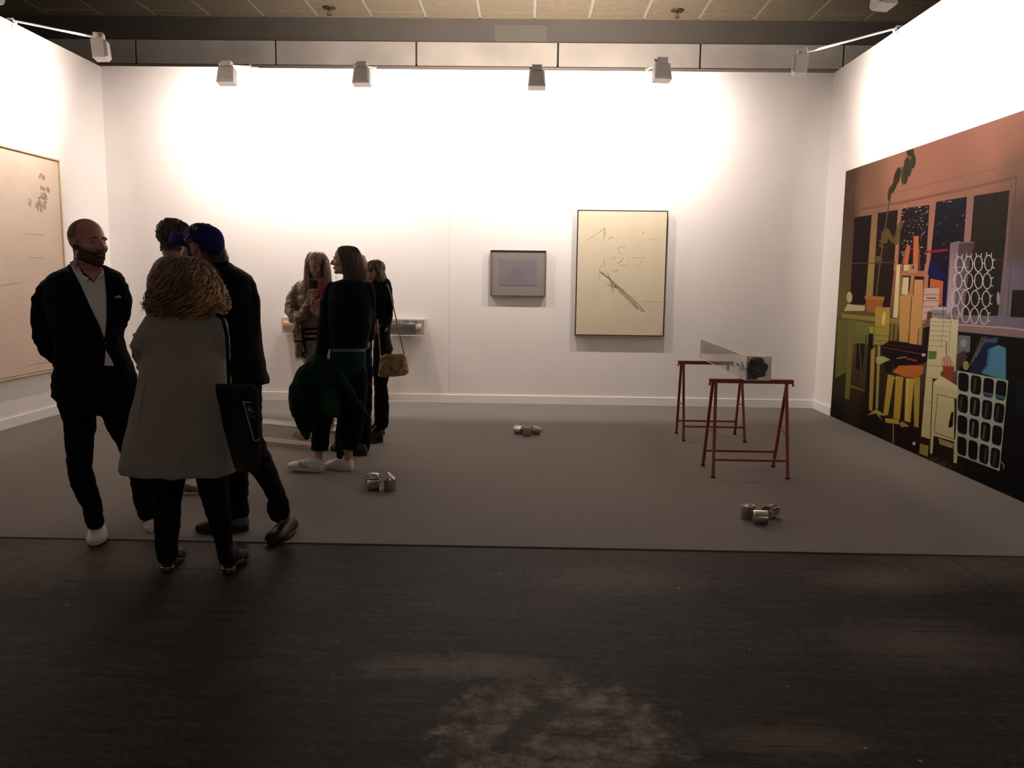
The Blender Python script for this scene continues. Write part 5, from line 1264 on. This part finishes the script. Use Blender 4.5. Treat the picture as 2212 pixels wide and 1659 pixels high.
# ---------------------------------------------------------------- blonde woman with phone
WG = None
p = Person('blonde woman in a shiny brown patterned bomber jacket, holding a phone', atz(690, 935), 7.75)
top = [(600, 664, 704, .06), (608, 650, 716, .09), (620, 642, 722, .11), (650, 642, 724, .12), (690, 645, 722, .12), (712, 652, 718, .115), (737, 654, 716, .115)]
a1 = [(646, 620, 0, 12), (634, 646, -.02, 15), (629, 672, -.05, 14.5), (640, 685, -.10, 14), (657, 680, -.16, 13), (667, 656, -.20, 9)]
a2 = [(716, 622, 0, 11), (722, 652, -.02, 12), (716, 682, -.10, 12), (697, 684, -.17, 11)]
mb = p.loft(top); p.limb(a1, mb=mb); p.limb(a2, mb=mb); mb.ell(p.P(640, 690, -.08), (.075, .07, .05)); mb.ell(p.P(626, 664, -.03), (.05, .06, .05))
def mat_pattern():
    m, t, n, l, b = nt('brown_patterned_satin'); tc = n.new('ShaderNodeTexCoord'); w = n.new('ShaderNodeTexVoronoi'); w.inputs['Scale'].default_value = 36; w.feature = 'DISTANCE_TO_EDGE'
    l.new(tc.outputs['Object'], w.inputs['Vector']); r = n.new('ShaderNodeValToRGB'); e = r.color_ramp.elements
    e[0].position, e[0].color = .02, (.27, .185, .135, 1); e[1].position, e[1].color = .12, (.150, .085, .055, 1); l.new(w.outputs['Distance'], r.inputs[0]); l.new(r.outputs[0], b.inputs['Base Color'])
    b.inputs['Roughness'].default_value = .38; b.inputs['Sheen Weight'].default_value = .3; return m
mpat = mat_pattern()
j = p.garment('bomber_jacket', mb, mpat, .009, .010, (16, 16, 22), 2.)
bv = bvh_of(j); M_ST1, M_ST2 = cloth('cream_rib', (.36, .28, .23)), cloth('dark_brown_rib', (.035, .014, .012))
for k, (y0, y1, m_) in enumerate(((708, 713, M_ST2), (713.5, 717.5, M_ST1), (718, 723.5, M_ST2), (724, 728.5, M_ST1), (729, 735, M_ST2))):
    project_patch('hem_stripe', [(657, y0+1), (675, y0), (692, y0-1), (692, y1-1), (675, y1), (657, y1+1)], bv, .005, .003, m_, p.t, p.org, 4)
project_patch('cuff', [(659, 651), (668, 640), (676, 637), (677, 641), (669, 645), (662, 655)], bv, .006, .004, M_ST1, p.t, p.org, 3)
project_patch('pink_jumper', [(686, 612), (706, 606), (712, 620), (704, 645), (690, 650), (684, 632)], bv, .008, .004, cloth('raspberry_knit', (.33, .050, .085)), p.t, p.org, 4, 7.6)
l1 = [(672, 750, 0, 17), (676, 830, 0, 14), (688, 900, 0, 10), (694, 918, 0, 9.5)]; l2 = [(700, 750, 0, 17), (704, 830, 0, 14), (711, 890, 0, 10), (715, 916, 0, 8.5)]
mb = p.loft([(730, 656, 716, .11), (775, 654, 718, .115), (790, 658, 715, .10)]); p.limb(l1, mb=mb); p.limb(l2, mb=mb); p.garment('jeans', mb, cloth('pale_grey_denim', (.30, .29, .27)), .010, .004, seed=4.)
p.head(683.5, 575, .98, -12, pitch=-.28, female=True, ears=False, neck=p.P(685, 606, .03)); p.loft(top[1:], k=.8, mb=p.body); p.limb(a1, .6, p.body); p.limb(a2, .6, p.body); p.limb(l1+[(696, 928, 0, 7)], .7, p.body); p.limb(l2+[(718, 926, 0, 7)], .7, p.body)
hand(p.body, p.P(667, 652, -.20), (.15, -.05, 1), (1, -.3, 0), 1.0, .7); hand(p.body, p.P(697, 684, -.17), (-.7, -.2, .3), (0, 0, 1), .95, .5, -1)
p.finish(SK, .0055, .5); p.eyes()
M_BL = hairm('ash_blond_hair', (.23, .150, .100), .45); M_BL2 = hairm('blond_tips', (.36, .25, .165), .45)
def side_rows(outer, inner, hd): return [(y, a, b, h) for (y, a), (_, b), h in zip(outer, inner, hd)]
mb = MB(); mb.add([p.T @ (Vector(v)*p.hs) for v in MB().ell((0, -.020, .045), (.088, .106, .092), n=24, m=16).v], MB().ell((0, 0, 0), (1, 1, 1), n=24, m=16).f)
HL = [(548, 665, 676, .04, .02), (563, 661, 669, .06, .0), (582, 659, 668, .06, -.02), (604, 658, 670, .055, -.05), (622, 654, 669, .05, -.07), (636, 655, 664, .03, -.08)]
HR_ = [(548, 692, 702, .04, .02), (563, 701, 709, .06, .0), (582, 702, 713, .06, -.02), (604, 700, 715, .055, -.03), (622, 702, 716, .05, -.04), (634, 705, 713, .03, -.04)]
HB = [(545, 668, 700, .05, .06), (570, 662, 708, .07, .07), (600, 660, 712, .07, .08), (620, 662, 712, .05, .09)]
for r in (HL, HR_, HB): p.loft(r, mb=mb)
hm = p.garment('hair', mb, M_BL, .008, .004, (30, 30, 5), 1., 2)
# the face stays free: open the cap of hair in front
Ti = p.T.inverted(); bm = bmesh.new(); bm.from_mesh(hm.data)
kill = []
for f in bm.faces:
    q = (Ti @ (f.calc_center_median()+p.org))/p.hs
    if q.y > .035 and abs(q.x) < .056-.25*max(0, q.z-.02) and -.14 < q.z < .088: kill.append(f)
bmesh.ops.delete(bm, geom=kill, context='FACES'); bm.to_mesh(hm.data); bm.free()
p.strands('hair_lock', HL, M_BL2, 90, .004, (.003, 1.0), 3, seg=10, parent=hm); p.strands('hair_lock', HR_, M_BL, 90, .004, (.003, 1.0), 5, seg=10, parent=hm)
for (x, y, yw) in ((696, 934, -100), (713, 934, -50)):
    q = atz(x, y, Z); shoe(p, (q.x, q.y+.06, Z), yw, .25, .09, 'sneaker', M_WHITE, M_WSOLE)
# scarf hanging from her arm
sc = [(694, 636, 648, .03, -.13), (712, 632, 650, .03, -.15), (735, 634, 652, .028, -.16), (757, 638, 656, .025, -.16), (770, 639, 660, .02, -.16)]
me = remesh(p.loft(sc), .008, 2); wrinkle(me, .012, (22, 22, 12), 6.)
oS = p.P(643, 770, -.05)
t = thing('scarf', 'brown striped fringed scarf hanging over the arm of the blonde woman', 'scarf', oS)
so = link('cloth', me, mpat, t, oS); bvs = bvh_of(so)
for (y0, y1, m_) in ((731, 735, M_ST1), (735, 739, M_ST2), (739, 743, M_ST1)): project_patch('stripe', [(636, y0), (653, y0), (653, y1), (636, y1)], bvs, .004, .003, m_, t, oS, 4)
project_patch('dark_fold', [(650, 700), (660, 698), (661, 772), (652, 774)], bvs, .006, .004, cloth('dark_fold', (.022, .014, .010)), t, oS, 5, 7.66)
for k in range(9):
    x = 639+k*1.6; part('fringe', MB().tube([p.P(x, 762, -.16), p.P(x+.6*math.sin(k), 770, -.16), p.P(x-.5+.9*math.sin(k*2.1), 778+3*math.sin(k*1.7), -.16)], [.0035, .003, .0015], 6), mpat, t, oS, smooth=True)
# phone in her hand
oP = p.P(677, 615, -.24)
t = thing('phone', 'black phone held up in front of the blonde woman', 'phone', oP)
Rp = Matrix.Rotation(1.0, 3, 'X') @ Matrix.Rotation(.25, 3, 'Y')
part('phone_body', MB().box((0, 0, 0), (.074, .009, .145), Rp), mat('black_phone_shell', (.012, .012, .014), .2), t, bevel=.006)
part('camera_lens', MB().tube([Rp @ Vector((.02, -.0045, .05)), Rp @ Vector((.02, -.0075, .05))], .007, 12), mat('phone_lens', (.03, .03, .04), .1), t)

# ---------------------------------------------------------------- hidden woman behind the navy jacket
p = Person('woman with curly light-brown hair in black, nearly hidden behind the navy jacket', atz(785, 975), 6.9)
top = [(607, 748, 790, .06), (615, 738, 798, .09), (632, 734, 803, .11), (700, 738, 804, .12), (760, 740, 803, .12), (800, 742, 803, .12), (812, 746, 800, .11)]
a1 = [(740, 630, 0, 12), (734, 670, -.03, 12), (716, 694, -.14, 10), (700, 686, -.22, 8)]; a2 = [(798, 632, 0, 12), (800, 680, 0, 12), (798, 730, -.04, 11)]
mb = p.loft(top); p.limb(a1, mb=mb); p.limb(a2, mb=mb); p.garment('black_top', mb, CL_BLACK, .011, .004, seed=5.)
l1 = [(760, 810, 0, 19), (762, 880, 0, 15), (766, 950, 0, 11)]; l2 = [(787, 810, 0, 18), (788, 880, 0, 16), (787, 950, 0, 14), (786, 968, 0, 13)]
mb = p.loft([(790, 744, 804, .11), (830, 744, 804, .11)]); p.limb(l1, mb=mb); p.limb(l2, mb=mb); p.garment('trousers', mb, CL_BLACK, .011, .004, seed=6.)
p.head(770, 578, .96, -120, female=True, neck=p.P(774, 610, .02)); p.loft(top[1:], k=.8, mb=p.body); p.limb(a1, .6, p.body); p.limb(a2, .6, p.body); p.limb(l1, .7, p.body); p.limb(l2, .6, p.body)
hand(p.body, p.P(700, 686, -.22), (-.45, -.1, .95), (0, -1, .1), 1.02, .25); hand(p.body, p.P(798, 730, -.04), (-.1, -.1, -1), (-1, 0, 0), .9, .5)
p.finish(SK, .0055, .5); p.eyes()
hr2 = [(549, 760, 779, .04, .02), (554, 752, 787, .07, .02), (566, 748, 791, .09, .02), (585, 750, 792, .09, .02), (603, 756, 792, .08, .02), (614, 766, 789, .05, .02)]
M_LB = mat('light_brown_curls', (.24, .130, .068), .5, .4, 12, .1)
hm = p.garment('hair', p.loft(hr2, k=.98), M_LB, .008, .012, (22, 22, 22), 9., 1); p.strands('curl_locks', hr2, M_LB, 320, .0032, (.012, 3.), 21, seg=16, parent=hm)
for (x, y, yw) in ((788, 984, 168), (766, 976, 170)):
    q = atz(x, y, Z); shoe(p, (q.x+.02, q.y, Z), yw, .245, .09, 'oxford', M_BLEA, M_BSOLE)

# ---------------------------------------------------------------- woman with the handbag
p = Person('long-haired woman in a black jacket and trousers, facing left at the wall', atz(825, 950), 7.32)
top = [(602, 806, 838, .06), (610, 798, 844, .09), (626, 794, 847, .11), (660, 798, 848, .12), (690, 804, 846, .12), (722, 808, 841, .115), (745, 807, 845, .12), (759, 806, 849, .125)]
a1 = [(836, 626, -.02, 11), (841, 660, -.05, 10), (838, 695, -.09, 9), (826, 712, -.15, 8)]
mb = p.loft(top); p.limb(a1, mb=mb); p.limb([(800, 628, .02, 10), (799, 665, .03, 10), (805, 700, -.02, 8)], mb=mb); p.garment('black_jacket', mb, cloth('warm_black_wool', (.010, .008, .0075)), .010, .005, (9, 9, 7), 3.)
l1 = [(824, 795, 0, 19), (823, 835, 0, 14), (824, 862, 0, 16.5), (825, 914, 0, 15.5)]; l2 = [(820, 795, .12, 16), (822, 860, .14, 12), (828, 918, .16, 10)]
mb = p.loft([(745, 808, 846, .11), (800, 806, 845, .12), (815, 808, 840, .11)]); p.limb(l1, mb=mb); p.limb(l2, mb=mb); p.garment('trousers', mb, CL_BLACK, .010, .005, seed=9.)
p.head(809, 591, .95, -80, pitch=-.15, female=True, neck=p.P(818, 622, .01)); p.loft(top[1:], k=.8, mb=p.body); p.limb(a1, .6, p.body); p.limb(l1, .65, p.body); p.limb(l2, .65, p.body); p.limb([(800, 628, .02, 7), (799, 665, .03, 7), (805, 700, -.02, 6)], mb=p.body)
hand(p.body, p.P(826, 712, -.15), (-1, -.1, -.1), (0, -1, 0), .95, .9); hand(p.body, p.P(805, 700, -.02), (.4, -.4, -.8), (0, -1, 0), .9, .8, -1)
p.finish(SK2, .0055, .5); p.eyes()
hr3 = [(562, 802, 816, .04), (567, 798, 821, .06), (576, 800, 826, .085), (590, 812, 830, .09), (606, 815, 835, .085), (625, 818, 840, .08), (640, 824, 844, .06), (652, 834, 848, .035)]
M_DB = hairm('dark_brunette_hair', (.050, .026, .018), .45)
mb = p.loft(hr3); mb.add([p.T @ (Vector(v)*p.hs) for v in MB().ell((0, -.014, .052), (.084, .100, .080), n=20, m=14).v], MB().ell((0, 0, 0), (1, 1, 1), n=20, m=14).f)
hm = p.garment('hair', mb, M_DB, .008, .004, (24, 24, 4), 2., 2); p.strands('long_locks', hr3, mat('chestnut_hair', (.13, .065, .042), .4, .3, 30), 170, .004, (.004, 1.2), 31, seg=12, parent=hm)
for (x, y, yw) in ((828, 955, 200), (832, 938, 190)):
    q = atz(x, y, Z); shoe(p, (q.x, q.y, Z), yw, .25, .09, 'boot', M_BLEA, M_BSOLE)
# tan handbag
Yh = 7.0; hb_ = lambda x, y, dy=0: at(x, y, Yh+dy)
oH = hb_(850, 812, .06)
t = thing('handbag', 'tan leather handbag with dark piping, hung at the hip of the black-clad woman', 'handbag', oH)
R_ = []
for (y, xl, xr_, hd, ty) in ((765, 829, 872, .012, -3), (771, 822, 877, .03, -3), (785, 820, 880, .05, -2), (800, 818, 883, .06, 0), (808, 817.5, 882, .06, 0), (812, 822, 876, .045, 0)):
    tilt = (lambda x: (850-x)*.09*(1 if y > 800 else .03)); ring = []
    for k in range(32):
        th = 2*PI*k/32; cx, sy = math.cos(th), math.sin(th); u = (math.copysign(abs(cx)**.7, cx)+1)/2; x = xl+(xr_-xl)*u
        q = hb_(x, y+(tilt(x) if y > 795 else (850-x)*.05), .06); ring.append(q+Vector((0, hd*math.copysign(abs(sy)**.7, sy), 0)))
    R_.append(ring)
me = remesh(MB().rings(R_), .005, 2); wrinkle(me, .006, (16, 16, 16), 1.)
m_tan = mat('tan_leather', (.36, .225, .105), .42, .10, 14, .1); hbo = link('bag_body', me, m_tan, t, oH); bh = bvh_of(hbo)
m_pip = mat('dark_piping', (.06, .028, .018), .4)
for pts in ([(843, 776), (842, 788), (846, 797), (854, 802), (862, 800), (866, 793), (867, 776)], [(867, 773), (868, 793), (866, 795)], [(822, 775), (838, 771), (845, 774)]):
    for (a, b) in zip(pts, pts[1:]): 
        d = math.hypot(b[0]-a[0], b[1]-a[1]); nx, ny = -(b[1]-a[1])/d*.6, (b[0]-a[0])/d*.6
        project_patch('handle_piping', [(a[0]+nx, a[1]+ny), (b[0]+nx, b[1]+ny), (b[0]-nx, b[1]-ny), (a[0]-nx, a[1]-ny)], bh, .004, .004, m_pip, t, oH, 3)
m_strap = mat('pale_tan_strap', (.33, .24, .16), .5, .1, 30)
part('shoulder_strap', MB().tube([at(821.5, 770, Yh+.05), at(820, 745, 7.14), at(817, 712, 7.12), at(815, 690, 7.12)], .0055, 6), m_strap, t, oH, smooth=True)
part('shoulder_strap', MB().tube([at(873, 765, Yh+.05), at(862, 716, 7.16), at(849, 660, 7.19), at(845, 640, 7.20), at(838, 618, 7.22), at(830, 609, 7.30)], .0055, 6), m_strap, t, oH, smooth=True)
for (x, y) in ((822, 771), (872.5, 765)): part('strap_ring', MB().tube([hb_(x, y-3, .03), hb_(x, y+1, .03)], .008, 10), mat('nickel_ring', (.6, .58, .55), .25, .05, 10, 0, 1.), t, oH, smooth=True)

# ---------------------------------------------------------------- woman in the navy jacket with the green coat
p = Person('brown-haired woman in a navy bomber jacket over a green shirt, seen from behind', atz(720, 1018), 6.25)
top = [(603, 744, 780, .06), (610, 722, 794, .09), (622, 713, 799, .11), (650, 709, 802, .125), (700, 710, 802, .125), (740, 713, 795, .12), (751, 714, 791, .118)]
a1 = [(716, 622, 0, 14), (707, 655, 0, 16), (703, 700, 0, 16), (698, 740, -.02, 15), (694, 771, -.03, 13)]; a2 = [(794, 622, 0, 14), (797, 655, .04, 15), (794, 690, .12, 13), (770, 705, .22, 11), (740, 695, .28, 9)]
mb = p.loft(top); p.limb(a1, mb=mb); p.limb(a2, mb=mb); mnavy = cloth('navy_bomber_cloth', (.007, .010, .017)); j = p.garment('bomber_jacket', mb, mnavy, .009, .005, (8, 8, 8), 5.)
bv = bvh_of(j); M_TEAL = cloth('pale_teal_rib', (.11, .17, .155))
mb = p.loft([(748, 715, 790, .118), (760, 715, 790, .122), (790, 714, 790, .125), (804, 716, 790, .125), (811, 730, 786, .11)]); mgreen = cloth('dark_green_cotton', (.006, .030, .019)); s2 = p.garment('green_shirt', mb, mgreen, .009, .004, seed=7.)
project_patch('hem_band', [(716, 754), (789, 754.5), (789, 761), (716, 759.5)], bvh_of(s2, j), .006, .004, M_TEAL, p.t, p.org, 5)
project_patch('cuff_band', [(683, 773), (697, 773), (708, 777), (706, 783), (696, 779), (682, 779)], bv, .004, .004, M_TEAL, p.t, p.org, 4, 6.2)
l1 = [(738, 800, 0, 27), (726, 840, 0, 27), (708, 880, 0, 23), (695, 915, 0, 20.5), (692, 950, 0, 19.5), (691, 972, 0, 19.5)]; l2 = [(768, 800, 0, 26), (766, 850, 0, 27), (762, 900, 0, 29), (755, 935, 0, 27), (747, 966, .0, 25)]
mb = p.loft([(790, 718, 790, .115), (840, 716, 794, .12), (855, 720, 792, .11)]); p.limb(l1, mb=mb, round_=False); p.limb(l2, mb=mb, round_=False); p.garment('cropped_trousers', mb, CL_BLACK, .009, .005, (7, 7, 10), 13.)
p.head(746, 562, .95, -84, female=True, neck=p.P(755, 608, .0)); p.loft(top[1:], k=.8, mb=p.body); p.limb(a1, .6, p.body); p.limb(a2, .6, p.body)
p.limb(l1[:-1]+[(689, 965, 0, 12), (687, 985, 0, 12), (690, 1004, 0, 12)], .8, p.body); p.limb(l2[:-1]+[(750, 958, 0, 13), (753, 980, 0, 11.5), (753, 1004, 0, 12)], .8, p.body)
hand(p.body, p.P(694, 774, -.03), (-.05, -.05, -1), (1, 0, 0), 1.0, .8); hand(p.body, p.P(740, 695, .28), (-1, .1, .3), (0, 0, 1), .95, .5, -1)
p.finish(SK, .005, .6); p.eyes()
hr4 = [(531, 740, 762, .03), (536, 731, 771, .06), (546, 730, 777, .085), (560, 734, 780, .095), (575, 741, 781, .095), (592, 744, 782, .09), (606, 745, 783, .08), (615, 750, 780, .05)]
M_MB = hairm('mid_brown_hair', (.060, .038, .026), .45)
hm = p.garment('hair', p.loft([(a, b+2, c-2, d) for a, b, c, d in hr4]), M_MB, .008, .004, (24, 24, 4), 6., 2); p.strands('hair_locks', hr4, hairm('mid_brown_locks', (.085, .055, .038), .4), 220, .004, (.004, 1.2), 41, seg=12, parent=hm)
part('ear_ring', MB().tube([p.P(727, 594, -.02), p.P(724.5, 600, -.02), p.P(727, 604, -.02), p.P(728.5, 598, -.02)], .0015, 5), M_CHROME, p.t, p.org)
q = atz(698, 1019, Z); shoe(p, (q.x-.0, q.y, Z), 176, .285, .098, 'sneaker', M_WHITE, M_WSOLE, pitch=.075, laces=M_LACE, stripes=M_SILV)
q = atz(762, 1017, Z); shoe(p, (q.x, q.y, Z), 152, .27, .098, 'sneaker', M_WHITE, M_WSOLE, laces=M_LACE)
# green coat carried over her arm
oC = p.P(680, 950, -.1)
t = thing('green_coat', 'dark green coat carried over the forearm of the woman in navy', 'coat', oC)
cr = [(767, 676, 692, .03, -.10), (774, 664, 706, .05, -.12), (790, 652, 722, .065, -.16), (810, 640, 733, .07, -.19), (835, 629, 738, .075, -.20), (862, 625, 737, .075, -.20), (886, 625, 734, .07, -.20), (899, 630, 732, .06, -.20), (903, 634, 729, .05, -.20)]
mb = p.loft(cr); p.loft([(880, 627, 690, .055, -.20), (905, 637, 678, .045, -.20), (925, 648, 672, .035, -.20), (940, 656, 667, .02, -.20), (950, 660, 664, .01, -.20)], mb=mb)
me = remesh(mb, .010, 3); wrinkle(me, .022, (9, 9, 4), 3.); mgc = cloth('bottle_green_wool', (.005, .019, .013)); go = link('coat_body', me, mgc, t, oC); bg_ = bvh_of(go)
mb = MB().tube([p.P(722, 800, -.19), p.P(742, 830, -.20), p.P(762, 862, -.20), p.P(783, 890, -.19), p.P(796, 908, -.18)], [p.w(13), p.w(13), p.w(11), p.w(9), p.w(5)], 12, round_=True)
me = remesh(mb, .008, 2); wrinkle(me, .010, (12, 12, 12), 8.); link('sleeve', me, mgc, t, oC)
project_patch('lining', [(706, 838), (722, 832), (730, 860), (733, 899), (700, 901), (690, 880), (696, 860)], bg_, .005, .003, cloth('green_lining', (.008, .040, .021), rough=.5), t, oC, 6)
part('coat_tie', MB().tube([p.P(734, 893, -.18), p.P(729, 945, -.17), p.P(734, 985, -.15)], [.015, .02, .025], 10, round_=True), mgc, t, oC, smooth=True)
